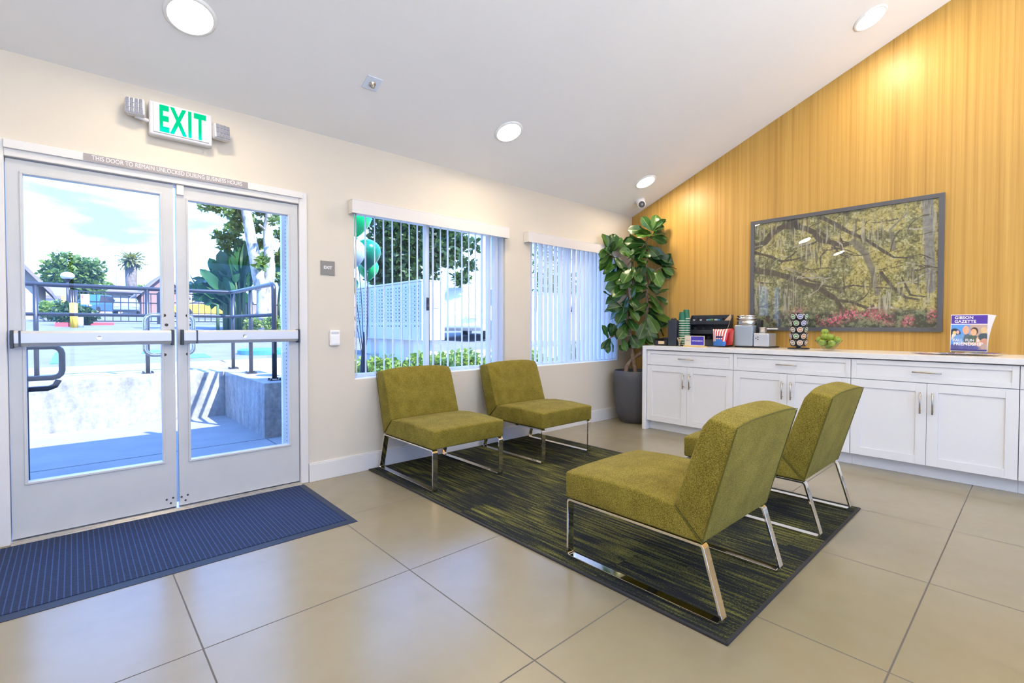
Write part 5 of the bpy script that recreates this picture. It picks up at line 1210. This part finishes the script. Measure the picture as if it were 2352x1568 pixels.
for (px, py, r_, dy) in [(470, 470, 12, 0), (492, 474, 13, 0), (512, 482, 14, 0), (540, 485, 18, .3), (545, 520, 16, .5), (556, 500, 18, .6), (600, 478, 24, 1.2), (590, 520, 18, 1.2), (600, 560, 16, 1.3), (595, 590, 16, 1.2), (650, 480, 24, .5), (655, 540, 22, .8), (648, 590, 20, .8), (655, 640, 20, .9), (560, 455, 26, .3), (620, 440, 30, .5), (520, 450, 22, .2),
                       (604, 600, 12, -.6), (598, 612, 8, -.7), (630, 505, 10, -.7), (505, 540, 12, 1.5), (525, 550, 14, 1.5), (515, 565, 12, 1.5), (535, 530, 16, 1.5), (550, 560, 12, 1.5)]:
    p = atY(px, py, YS+dy); r3 = r_/FPX*YS*0.9; BL.append((p.x, p.y, p.z, r3, r3, r3*0.8))
leaf_cloud(mb, BL, 3600, 0.17, rs); mb.build('foliage', M_treel, e)
# birds of paradise
e = thing('bird_of_paradise', (0, 0, 0), 'clump of big dark paddle-shaped leaves left of the pale sycamore trunk', 'shrub')
ORG[e.name] = Vector((0, 0, 0)); rs = np.random.RandomState(41); mb = MB(); ms = MB(); Yb = 17.5
PL = [(530,690,462,618,20),(535,680,480,592,22),(540,680,505,575,26),(545,680,522,565,26),(550,680,550,545,30),(560,680,572,548,24),(560,690,575,585,30),(545,690,540,600,26),(555,700,560,620,26),(525,700,470,648,22),(520,700,452,655,20),(535,700,490,640,24),(540,700,515,635,26),(530,710,500,660,20),(515,690,500,610,22),(548,690,530,580,24),(570,690,585,600,24),(500,700,466,690,14),(640,690,650,560,22),(650,700,640,610,22),(655,690,660,600,22),(530,660,488,600,20),(545,640,560,570,24)]
for (ax, ay, bx, by_, w_) in PL:
    A = atY(ax, ay, Yb+rs.uniform(-.4, .4)); B = atY(bx, by_, Yb+rs.uniform(-.6, .4)); q = A.lerp(B, 0.38); leaf(mb, q, B-q, Vector((0, -1, 0.3))+Vector(rs.randn(3))*0.5, (B-q).length, w_/FPX*Yb*1.05, droop=0.08, fold=0.3, wave=0.03, shape='paddle', rs=rs, NL=8, rib=False)
    ms.tube([Vector((A.x*0.3+ax*0, A.y, prof_z(Yb))) if False else Vector((A.x, A.y, prof_z(Yb)-0.02)), A, q], [0.05, 0.04, 0.025], 6)
leaf_cloud(mb, [(*atY(px, py, Yb+0.4), r_, r_, r_*0.8) for (px, py, r_) in ((480, 660, .35), (500, 672, .4), (515, 655, .4), (530, 668, .4))], 260, 0.5, rs)
mb.build('leaves', M_birdl, e, smooth=True); ms.build('stalks', mat('stalk_green', (0.05, 0.10, 0.03), 0.7), e, smooth=True)
# hedge in front of brown fence
for k, (pxa, pxb, yh, Yh, l_) in enumerate(((556, 600, 742, 14.0, 'clipped hedge behind the railing, left of the sycamore'), (600, 662, 738, 14.0, 'clipped hedge behind the railing, under the sycamore'))):
    a, b = atY(pxa, 740, Yh), atY(pxb, 740, Yh); zt_ = atY(600, 717, Yh).z
    shrub(((a.x+b.x)/2, Yh, (prof_z(Yh)+zt_)/2), ((b.x-a.x)/2-0.05, 0.35, (zt_-prof_z(Yh))/2+0.1), l_, M_brightl, 2600, 0.075, 50+k, 'hedge', 20, 'hedge')
# brown fence wall
a, b = atY(538, 700, 19.0), atY(690, 700, 19.0); zt_ = atY(600, 676, 19.0).z
M_fencew = mat('brown_fence', rough=0.85, fn=var((0.30, 0.24, 0.22), 0.1, 4))
e = thing('board_fence', ((a.x+b.x)/2, 19.0, 1.0), 'brown board fence behind the hedge and sycamore', 'fence')
mb = MB(); mb.box(a.x, b.x+4, 19.0, 19.06, 1.0, zt_-0.35)
mb.build('boards', M_fencew, e); MB().box(a.x, b.x+4, 18.97, 19.09, zt_-0.35, zt_).build('top_rail', mat('fence_cap', (0.38, 0.32, 0.30), 0.8), e)
mb = MB()
for k in range(12): mb.box(a.x+k*0.9, a.x+k*0.9+0.1, 18.94, 19.0, 0.95, zt_+0.03)
mb.build('post', M_fencew, e)

# ================================================================== OUTSIDE: gate, bollards, lamp, curb, signs
YG = 27.0
def gate(pxa, pxb, ptop, label, Yg):
    a, b = atY(pxa, ptop, Yg), atY(pxb, ptop, Yg); e = thing('metal_gate', ((a.x+b.x)/2, Yg, prof_z(Yg)), label, 'gate')
    zt_ = a.z; zb = prof_z(Yg)+0.12; mb = MB()
    for z in (zt_, zt_-0.42, zb): mb.box(a.x, b.x, Yg-0.02, Yg+0.02, z-0.025, z+0.025)
    mb.build('rail', M_bronze, e); mb = MB(); n = int((b.x-a.x)/0.245)
    for k in range(n+1): x = a.x+(b.x-a.x)*k/n; mb.box(x-0.014, x+0.014, Yg-0.014, Yg+0.014, zb, zt_)
    mb.build('pickets', M_bronze, e); mb = MB()
    for x in (a.x, b.x): mb.box(x-0.05, x+0.05, Yg-0.05, Yg+0.05, prof_z(Yg)-0.05, zt_+0.06)
    mb.build('post', M_bronze, e); return e
gate(163, 363, 668, 'black picket vehicle gate seen through the left door glass', YG)
gate(366, 525, 673, 'black picket gate section seen through the right door glass', YG+0.1)
def bollard(px, py_top, py_bot, Y, w_, label, nm='bollard'):
    a = atY(px, py_top, Y); zb = prof_z(Y)-0.02; r_ = w_/2/FPX*Y*1.0
    e = thing(nm, (a.x, Y, zb), label, 'bollard'); MB().tube([(a.x, Y, zb), (a.x, Y, a.z-0.03)], r_, 16).build('tube', mat('safety_yellow', (0.78, 0.48, 0.06), 0.5), e, smooth=True)
    MB().ell((a.x, Y, a.z-0.03), r_, r_, r_*0.5, 16, 8).build('cap', MATS['safety_yellow'], e, smooth=True)
bollard(171, 695, 752, 19.0, 8, 'yellow bollard in front of the gate hedge, the shorter pair right member')
bollard(164, 694, 750, 19.6, 5, 'yellow bollard just left of the front one, partly hidden')
bollard(146, 678, 735, 25.0, 6, 'yellow bollard farther back, left of the dark gate shrub')
for (px, lbl) in ((165, 'dark leaning steel post above the yellow bollards, leftmost of three'), (168, 'dark steel post above the yellow bollards, middle of three'), (174, 'dark steel post above the yellow bollards, rightmost of three')):
    a, b = atY(px-3 if px == 165 else px, 666, 20.5), atY(px, 735, 20.5); tag(MB().tube([(b.x, 20.5, prof_z(20.5)-0.02), a], 0.045, 8).build('steel_post', M_bronze, smooth=True), lbl, 'post')
# globe street lamp
Yp = 24.0; a = atY(155, 633, Yp); e = thing('globe_lamp', (a.x, Yp, prof_z(Yp)), 'outdoor lamp with a white globe above the railing at left', 'street lamp')
MB().ell((a.x, Yp, a.z), 0.20, 0.20, 0.14, 20, 12).build('globe', mat('lamp_globe', (0.70, 0.70, 0.75), 0.3), e, smooth=True)
MB().tube([(a.x, Yp, prof_z(Yp)-0.02), (a.x, Yp, a.z-0.14)], [0.05, 0.04], 10).build('pole', M_bronze, e, smooth=True)
MB().lathe([(0.12, 0), (0.08, -0.05), (0.05, -0.12)], (a.x, Yp, a.z-0.10), 16).build('collar', M_bronze, e)
# curbs
M_red = mat('red_curb', (0.62, 0.06, 0.08), 0.7); M_blue = mat('blue_paint', (0.05, 0.32, 0.72), 0.7)
def curb(pxa, pxb, Y, m, label, h=0.13, d=0.2, Y2=None):
    a, b = atY(pxa, 745, Y), atY(pxb, 745, Y2 or Y); z0 = prof_z(Y)-0.02; z1 = prof_z(Y2 or Y)-0.02; dv = Vector((b.x-a.x, b.y-a.y, 0)).normalized(); nn = Vector((-dv.y, dv.x, 0))*d
    A, B = Vector((a.x, a.y, z0)), Vector((b.x, b.y, z1)); vs = [A, B, B+nn, A+nn]; vs += [q+Vector((0, 0, h+0.02)) for q in vs]
    tag(MB().add(vs, [(0, 3, 2, 1), (4, 5, 6, 7), (0, 1, 5, 4), (1, 2, 6, 5), (2, 3, 7, 6), (3, 0, 4, 7)]).build('curb', m), label, 'curb')
curb(126, 172, 20.6, M_red, 'red painted curb beside the yellow bollards'); curb(182, 262, 24.0, M_red, 'red painted curb in front of the gate, right of the yellow bollards', 0.1)
curb(506, 552, 15.5, M_red, 'red painted curb running along the clipped hedge', 0.12, 0.2, 13.0)
def patch(pts, m, label, cat, dz=0.012):
    P = [];
    for (px, Y) in pts: a = atY(px, 800, Y); P.append((a.x, Y, prof_z(Y)+dz))
    n = len(P); mb = MB(); mb.add(P+[(q[0], q[1], q[2]-0.008) for q in P], [tuple(range(n)), tuple(range(2*n-1, n-1, -1))]+[(i, i+n, (i+1) % n+n, (i+1) % n) for i in range(n)])
    tag(mb.build('pavement_marking', m), label, cat)
patch([(113, 9.4), (135, 9.4), (140, 11.2), (126, 11.2)], M_blue, 'blue painted parking mark by the handrail loop', 'road marking')
patch([(325, 10.6), (385, 10.6), (385, 11.2), (330, 11.2)], M_blue, 'small blue painted mark by the centre post of the railing', 'road marking')
patch([(420, 9.5), (485, 9.5), (470, 10.2), (440, 10.2)], M_blue, 'blue painted mark seen through the right door glass', 'road marking')
a = atY(618, 815, 9.6); M_bluec = mat('blue_curb', (0.03, 0.20, 0.60), 0.7)
tag(MB().lathe([(0.30, 0), (0.30, 0.10), (0.26, 0.13), (0.0001, 0.13)], (a.x, 9.9, prof_z(9.9)-0.03), 32, sx=1.5, sy=1.1).build('painted_island', M_bluec), 'blue painted curb island behind the concrete block', 'curb')
M_wl = mat('white_line', (0.75, 0.76, 0.78), 0.7)
for k, (p, l_) in enumerate(((((60, 13.5), (400, 13.0), (400, 13.25), (60, 13.75)), 'long white parking line across the asphalt, nearer one'), (((60, 16.5), (400, 15.6), (400, 15.9), (60, 16.9)), 'long white parking line across the asphalt, farther one'))): patch(p, M_wl, l_, 'road marking')
# banner sign on gate
a, b = atY(185, 675, YG-0.1), atY(206, 699, YG-0.1); e = thing('gate_sign', ((a.x+b.x)/2, YG-0.1, b.z), 'pale rectangular notice with a red corner mark hanging on the gate', 'sign')
MB().box(a.x, b.x, YG-0.09, YG-0.07, b.z, a.z).build('board', mat('sign_pale', (0.70, 0.78, 0.85), 0.5), e); w_ = b.x-a.x
MB().box(a.x+0.03, a.x+w_*0.25, YG-0.097, YG-0.091, a.z-0.18, a.z-0.03).build('red_mark', M_red, e)
# pylon/pedestal
a = atY(183, 728, 19.5); tag(MB().tube([(a.x, 19.5, prof_z(19.5)-0.02), (a.x, 19.5, a.z)], 0.09, 12).build('keypad_post', mat('grey_post', (0.4, 0.45, 0.5), 0.5), smooth=True), 'short grey post just right of the yellow bollards', 'post')
shrub((atY(157, 720, 23.0).x, 23.2, 1.55), (0.55, 0.5, 0.5), 'dark round shrub behind the yellow bollards, left half', M_darkl, 1400, 0.14, 71)
shrub((atY(182, 720, 23.4).x, 23.6, 1.5), (0.5, 0.5, 0.45), 'dark round shrub behind the yellow bollards, right half', M_darkl, 1400, 0.14, 72)
shrub((atY(112, 715, 30.0).x, 30.0, 1.75), (1.2, 0.7, 0.55), 'yellow-green low shrub in front of the left house', M_brightl, 1500, 0.18, 73)

# ---- cars
def car(px, Y, W_, col, label, rot=0.0, L=4.4, H=1.45, zoff=0.0, nm='car'):
    a = atY(px, 730, Y); z = prof_z(Y)+zoff; e = thing(nm, (a.x, Y, z), label, 'car'); Mx = Matrix.Translation((a.x, Y, z)) @ Matrix.Rotation(rot, 4, 'Z')
    mb = MB(); prof = [(-L/2, .35), (-L/2+.05, .75), (-L/2+.9, .88), (-L/2+1.5, H), (L/2-1.2, H), (L/2-.45, .95), (L/2, .85), (L/2, .35), (L/2-.3, .25), (-L/2+.3, .25)]
    n = len(prof); hw = 0.88; vs = []
    for s_ in (-1, 1):
        for (x, zz) in prof: vs.append(Mx @ Vector((x, s_*hw*(0.82 if zz > 1 else 1), zz)))
    mb.add(vs, [tuple(range(n)), tuple(range(2*n-1, n-1, -1))]+[(i, i+n, (i+1) % n+n, (i+1) % n) for i in range(n)]); mb.build('body', mat('paint_'+str(abs(hash(col)) % 9999) if False else 'car_paint_%d' % int(col[0]*100+col[1]*1000+col[2]*10000), col, 0.3), e, bevel=0.05)
    mb = MB(); g = [(-L/2+1.05, .93), (-L/2+1.55, H-.08), (L/2-1.25, H-.08), (L/2-.6, .98)]; k = 4; vs = []
    for s_ in (-1, 1):
        for (x, zz) in g: vs.append(Mx @ Vector((x, s_*hw*(0.87 if zz > 1.2 else 0.985), zz)))
    mb.add(vs, [tuple(range(k)), tuple(range(2*k-1, k-1, -1))]+[(i, i+k, (i+1) % k+k, (i+1) % k) for i in range(k)])
    mb.build('windows', M_pane, e)
    for sx_ in (-1, 1):
        for sy_ in (-1, 1):
            c_ = Mx @ Vector((sx_*L*0.31, sy_*(hw-0.08), 0.31)); ax = (Mx.to_3x3() @ Vector((0, 1, 0)))
            MB().tube([c_-ax*0.1, c_+ax*0.1], 0.31, 18).build('wheel', M_dark, e)
    mb = MB()
    for s_ in (-1, 1): mb.box(-L/2-0.01, -L/2+0.06, s_*0.62-0.16, s_*0.62+0.16, .62, .74, Mx)
    mb.build('headlight', M_white, e); return e
car(222, 60.0, 0, (0.04, 0.12, 0.38), 'blue pickup-style car behind the gate, left one', PI/2-0.5, 4.6, 1.75, 0.15)
car(292, 56.0, 0, (0.20, 0.27, 0.36), 'pale blue sedan parked behind the gate by the house', PI/2-0.1, 4.4, 1.42, 0.15)
car(470, 38.0, 0, (0.85, 0.50, 0.04), 'bright yellow car behind the gate, seen through the right door', 0.05, 3.9, 1.35, 0.1)
car(1093, 13.0, 0, (0.80, 0.80, 0.80), 'white car outside beyond the mailboxes, seen between blind slats', 0.6, 4.6, 1.65, 0.0)
# ---- houses
def house(x0, x1, y0, y1, zb, zw, zr_, ridge, label, M_w, wins=(), garage=(), ov=0.5):
    e = thing('house', ((x0+x1)/2, (y0+y1)/2, zb), label, 'house'); MB().box(x0, x1, y0, y1, zb-0.5, zw).build('walls', M_w, e)
    mb = MB()
    if ridge == 'y': # gable faces viewer
        xm = (x0+x1)/2; MB().prism([(x0, zw), (x1, zw), (xm, zr_)], 'y', y0+0.02, y1-0.02).build('gable', M_w, e)
        sl = (zr_-zw)/((x1-x0)/2); pts = [(x0-ov, zw-ov*sl), (xm, zr_), (x1+ov, zw-ov*sl), (x1+ov, zw-ov*sl+0.22), (xm, zr_+0.22), (x0-ov, zw-ov*sl+0.22)]; mb.prism(pts, 'y', y0-ov, y1+ov)
    else:
        ym = (y0+y1)/2; sl = (zr_-zw)/((y1-y0)/2); MB().prism([(y0, zw), (y1, zw), (ym, zr_)], 'x', x0+0.02, x1-0.02).build('gable', M_w, e)
        pts = [(y0-ov, zw-ov*sl), (ym, zr_), (y1+ov, zw-ov*sl), (y1+ov, zw-ov*sl+0.22), (ym, zr_+0.22), (y0-ov, zw-ov*sl+0.22)]; mb.prism(pts, 'x', x0-ov, x1+ov)
    mb.build('roof', M_roof, e)
    for (a, b, c_, d) in wins:
        w_ = MB().box(a-0.08, b+0.08, y0-0.05, y0+0.01, c_-0.08, d+0.08).build('window', M_white, e); MB().box(a, b, y0-0.06, y0-0.052, c_, d).build('pane', M_pane, w_)
    for (a, b, c_, d) in garage: MB().box(a, b, y0-0.04, y0+0.01, c_, d).build('garage_door', mat('garage_grey', (0.30, 0.36, 0.45), 0.6), e)
    return e
def hx(px, Y): return atY(px, 700, Y).x
def hz(py, Y): return atY(300, py, Y).z
Y1 = 33.0; house(hx(20, Y1), hx(88, Y1), Y1, Y1+9, 1.4, hz(656, Y1), hz(628, Y1), 'y', 'cream house at the far left with a shallow grey gable roof', M_stucco)
Y2 = 50.0; house(hx(95, Y2), hx(140, Y2), Y2, Y2+8, 1.7, hz(688, Y2), hz(664, Y2), 'x', 'low white house behind the left shrub', mat('house_white', (0.75, 0.73, 0.7), 0.9))
Y3 = 74.0; house(hx(222, Y3), hx(345, Y3), Y3, Y3+9, 1.6, hz(672, Y3), hz(658, Y3), 'x', 'long cream house behind the gate with a white chimney', M_stucco,
      wins=((hx(296, Y3), hx(309, Y3), hz(700, Y3), hz(680, Y3)), (hx(230, Y3), hx(240, Y3), hz(705, Y3), hz(688, Y3))), garage=((hx(252, Y3), hx(270, Y3), 1.6, hz(686, Y3)),))
a, b = atY(268, 625, 76.0), atY(287, 660, 76.0)
hs = [o for o in COL.objects if o.name.startswith('house') and 'chimney' in o.get('label', '')][0]
MB().box(a.x, b.x, 76.0, 77.5, hz(672, 76), a.z).build('chimney', mat('house_white', (0.75, 0.73, 0.7)), hs)
Y4 = 62.0; house(hx(325, Y4), hx(425, Y4), Y4, Y4+10, 1.6, hz(672, Y4), hz(628, Y4), 'y', 'rose-coloured gabled house at the right side of the left door glass', M_stucco2, wins=((hx(372, Y4), hx(385, Y4), hz(705, Y4), hz(685, Y4)),))
Y5 = 84.0; h5 = house(hx(432, Y5), hx(475, Y5), Y5, Y5+9, 2.0, hz(672, Y5), hz(642, Y5), 'y', 'house with a brick-red gable and a round vent, seen through the right door', mat('house_white', (0.75, 0.73, 0.7)))
xm = (hx(432, Y5)+hx(475, Y5))/2
MB().prism([(xm-0.75, hz(668, Y5)), (xm+0.75, hz(668, Y5)), (xm, hz(651, Y5))], 'y', Y5-0.06, Y5-0.01).build('brick_gable', mat('brick_red', (0.45, 0.16, 0.10), 0.9), h5)
MB().tube([(xm, Y5-0.09, hz(662, Y5)), (xm, Y5-0.062, hz(662, Y5))], 0.25, 16).build('vent', M_white, h5)
# far low treeline
for k, (px, lbl) in enumerate(((395, 'distant low greenery behind the rose gabled house'), (500, 'distant low greenery behind the paddle-leaved clump'))):
    c = atY(px, 668, 105.0); tree('leafy_tree', (c.x, 105, c.z-1), (2.2, 1.6, 1.6), 2.4, lbl, M_treel, 1600, 0.55, 80+k, 10, 1.1, 0.15)

# ================================================================== OUTSIDE: seen through the windows
# oak behind mailboxes
rs = np.random.RandomState(90); e = thing('oak_tree', (6.2, 12.5, 0.8), 'big dark leafy oak filling the upper half of the left window', 'tree')
BL = []
for (px, py, r_, Y) in [(885, 520, 30, 13), (905, 560, 36, 13), (930, 520, 45, 13), (950, 570, 45, 13), (980, 520, 45, 13), (920, 610, 40, 13), (900, 640, 34, 13.5), (960, 620, 42, 13), (1005, 580, 36, 12.5), (1030, 545, 34, 12.5), (1040, 590, 24, 12.5), (1060, 560, 22, 12.5), (1075, 610, 16, 12.5), (1085, 560, 14, 12.5), (870, 600, 22, 13.5), (990, 480, 50, 13), (930, 470, 50, 13), (1060, 640, 18, 12.5), (880, 560, 16, 13), (865, 640, 18, 14)]:
    p = atY(px, py, Y); r3 = r_/FPX*(Y*1.25); BL.append((p.x, p.y, p.z, r3, r3*1.1, r3*0.9))
mb = MB(); leaf_cloud(mb, BL, 11000, 0.19, rs); mb.build('foliage', M_darkl, e)
p0 = atY(945, 700, 13.2); p1 = atY(940, 600, 13.2); mb = MB(); mb.tube([(p0.x, 13.2, 0.6), (p0.x, 13.2, p0.z), p1], [0.28, 0.22, 0.16], 10)
for (px, py) in ((900, 560), (985, 540), (950, 520)): mb.tube([p1, atY(px, py, 13.2)], [0.12, 0.05], 8)
mb.build('trunk', M_trunk, e, smooth=True)
# cluster mailboxes
M_mb = mat('mailbox_paint', (0.46, 0.49, 0.53), 0.45); M_mbd = mat('mailbox_door', (0.40, 0.44, 0.49), 0.4); M_mbk = mat('mailbox_lock', (0.05, 0.06, 0.09), 0.4)
MX = 4.28; MZ0, MZ1 = 0.87, 1.855; nu = 0
for u in range(4):
    ya_, yb_ = 6.94+u*0.64, 6.94+(u+1)*0.64-0.012
    zb = min(0.55, (ya_-4.2)*0.12)
    e = thing('cluster_mailbox', (MX+0.22, (ya_+yb_)/2, zb), 'pale grey cluster mailbox unit outside the window, %s in the row' % ('nearest and rightmost', 'second from the right', 'third from the right', 'farthest and leftmost')[u], 'mailbox', 'cluster mailbox units in a row')
    MB().box(MX, MX+0.46, ya_, yb_, MZ0, MZ1).build('cabinet', M_mb, e, bevel=0.006)
    MB().box(MX-0.02, MX+0.49, ya_-0.004, yb_+0.004, MZ1+0.001, MZ1+0.03).build('hood', M_mb, e, bevel=0.004)
    MB().box(MX+0.12, MX+0.34, ya_+0.16, yb_-0.16, zb-0.02, MZ0).build('pedestal', mat('mb_ped', (0.55, 0.60, 0.64), 0.5), e)
    for c_ in range(2):
        y0_ = ya_+0.02+c_*0.297
        rows = [(MZ1-0.045-0.064*(r+1), MZ1-0.045-0.064*r) for r in range(10)] + [(MZ0+0.02, MZ0+0.27)]
        for (za, zb2) in rows:
            mb = MB(); mb.box(MX-0.006, MX-0.0005, y0_, y0_+0.285, za+0.003, zb2-0.003)
            mb.m(1); hh = min(0.03, (zb2-za)/2)
            mb.box(MX-0.011, MX-0.006, y0_+0.055, y0_+0.083, zb2-hh-0.012, zb2-hh+0.012); mb.box(MX-0.0075, MX-0.006, y0_+0.165, y0_+0.20, zb2-hh-0.010, zb2-hh+0.012)
            mb.build('mailbox_door', [M_mbd, M_mbk], e)
# notice on mailbox end
tag(MB().box(4.52, 4.62, 6.928, 6.9395, 1.42, 1.60).build('notice_sticker', mat('sticker_peach', (0.85, 0.62, 0.40), 0.6)), 'small peach notice stuck on the end of the mailboxes', 'sticker')
# shrubs before the mailboxes and windows
SH = [((2.55, 5.9, .42), (.55, .4, .38), 0), ((3.25, 6.15, .42), (.5, .4, .38), 0), ((3.9, 5.85, .45), (.5, .4, .42), 1), ((4.6, 6.05, .48), (.5, .4, .46), 1), ((5.3, 5.8, .42), (.5, .4, .38), 0), ((6.05, 6.15, .42), (.5, .45, .38), 0), ((6.9, 5.9, .42), (.5, .45, .4), 0), ((7.8, 6.3, .42), (.55, .45, .4), 0)]
SL_ = ['leftmost shrub below the left window, under the balloons', 'second shrub from the left below the mailboxes', 'shrub directly before the mailbox pedestals', 'tallest shrub, right of the mailbox corner', 'shrub seen low between the slats right of the latch', 'shrub under the wall between the two windows', 'shrub seen low through the left half of the closed blind', 'farthest shrub along the planting bed']
for k, ((c, R, t_), l_) in enumerate(zip(SH, SL_)): shrub(c, R, l_, M_brightl, 2000, 0.085, 100+k)
c = atY(1290, 640, 16); tree('leafy_tree', (c.x, 16, 3.0), (2.2, 1.5, 2.0), 1.0, 'pale tree beyond the nearly closed blind', M_treel, 2200, 0.22, 120, 14, 0.9, 0.15)
# pale wall behind the closed blind, made tall and white to bounce sun onto it
a, b = atY(1225, 700, 11.0), atY(1420, 700, 11.0)
e = thing('bounce_garden_wall', ((a.x+b.x)/2, 11.0, 0.6), 'pale garden wall, raised and whitened to bounce sun onto the nearly closed blind', 'wall')
MB().box(a.x-0.5, b.x+3, 11.0, 11.15, 0.5, 2.15).build('wall_body', mat('bounce_wall_white', (0.78, 0.77, 0.74), 0.9), e); MB().box(a.x-0.52, b.x+3.02, 10.97, 11.18, 2.15, 2.22).build('coping', M_concw, e)
# balloons
M_bg = mat('balloon_green', (0.0, 0.36, 0.10), 0.25); M_bd = mat('balloon_dark_green', (0.0, 0.15, 0.085), 0.2); M_bw = mat('balloon_white', (0.30, 0.38, 0.45), 0.25)
bw = Vector((2.33, 4.95, 0.10))
for (px, py, rpx, m_, D, l_) in ((818, 503, 36, M_bg, 5.25, 'bright green balloon at the top of the bunch'), (843, 583, 32, M_bd, 5.35, 'dark green balloon behind the white one'), (807, 583, 33, M_bw, 5.05, 'white balloon at the left of the bunch'), (846, 618, 24, M_bg, 5.6, 'green balloon peeking out below the dark green one'), (803, 655, 20, M_bd, 5.4, 'small dark green balloon lowest in the bunch')):
    c = atD(px, py, D); R = rpx/FPX*D
    e = thing('balloon', (c.x, c.y, c.z-R*1.2), l_, 'balloon', None)
    pr_ = [(0.0001, -1.16), (0.10, -1.12), (0.35, -0.92), (0.68, -0.60), (0.92, -0.20), (1.0, 0.15), (0.93, 0.52), (0.72, 0.82), (0.40, 1.0), (0.0001, 1.07)]
    MB().lathe([(r*R, z*R) for (r, z) in pr_], c, 32).build('balloon_body', m_, e, smooth=True, sub=1)
    MB().lathe([(0.006, 0), (0.016, -0.018), (0.0001, -0.016)], (c.x, c.y, c.z-R*1.15), 10).build('knot', m_, e)
    q = Vector((c.x, c.y, c.z-R*1.17)); tgt = bw+Vector((0, 0, 0.55)); MB().tube(smooth_path([q, q.lerp(tgt, 0.5)+Vector((0.02, 0, -0.03)), tgt], 5), 0.004, 6).build('ribbon', M_dark, e, smooth=True)
e = thing('balloon_weight', bw, 'dark tasselled balloon weight standing in the planting bed below the balloons', 'balloon weight')
rs = np.random.RandomState(6); mb = MB()
for k in range(40):
    a = rs.rand()*6.28; mb.tube([bw+Vector((0, 0, 0.95-rs.rand()*0.3)), bw+Vector((math.cos(a)*0.04, math.sin(a)*0.04, 0.5)), bw+Vector((math.cos(a)*0.09, math.sin(a)*0.09, rs.rand()*0.15-0.02))], 0.007, 5)
mb.build('tassels', mat('tinsel_navy', (0.02, 0.03, 0.05), 0.3), e)
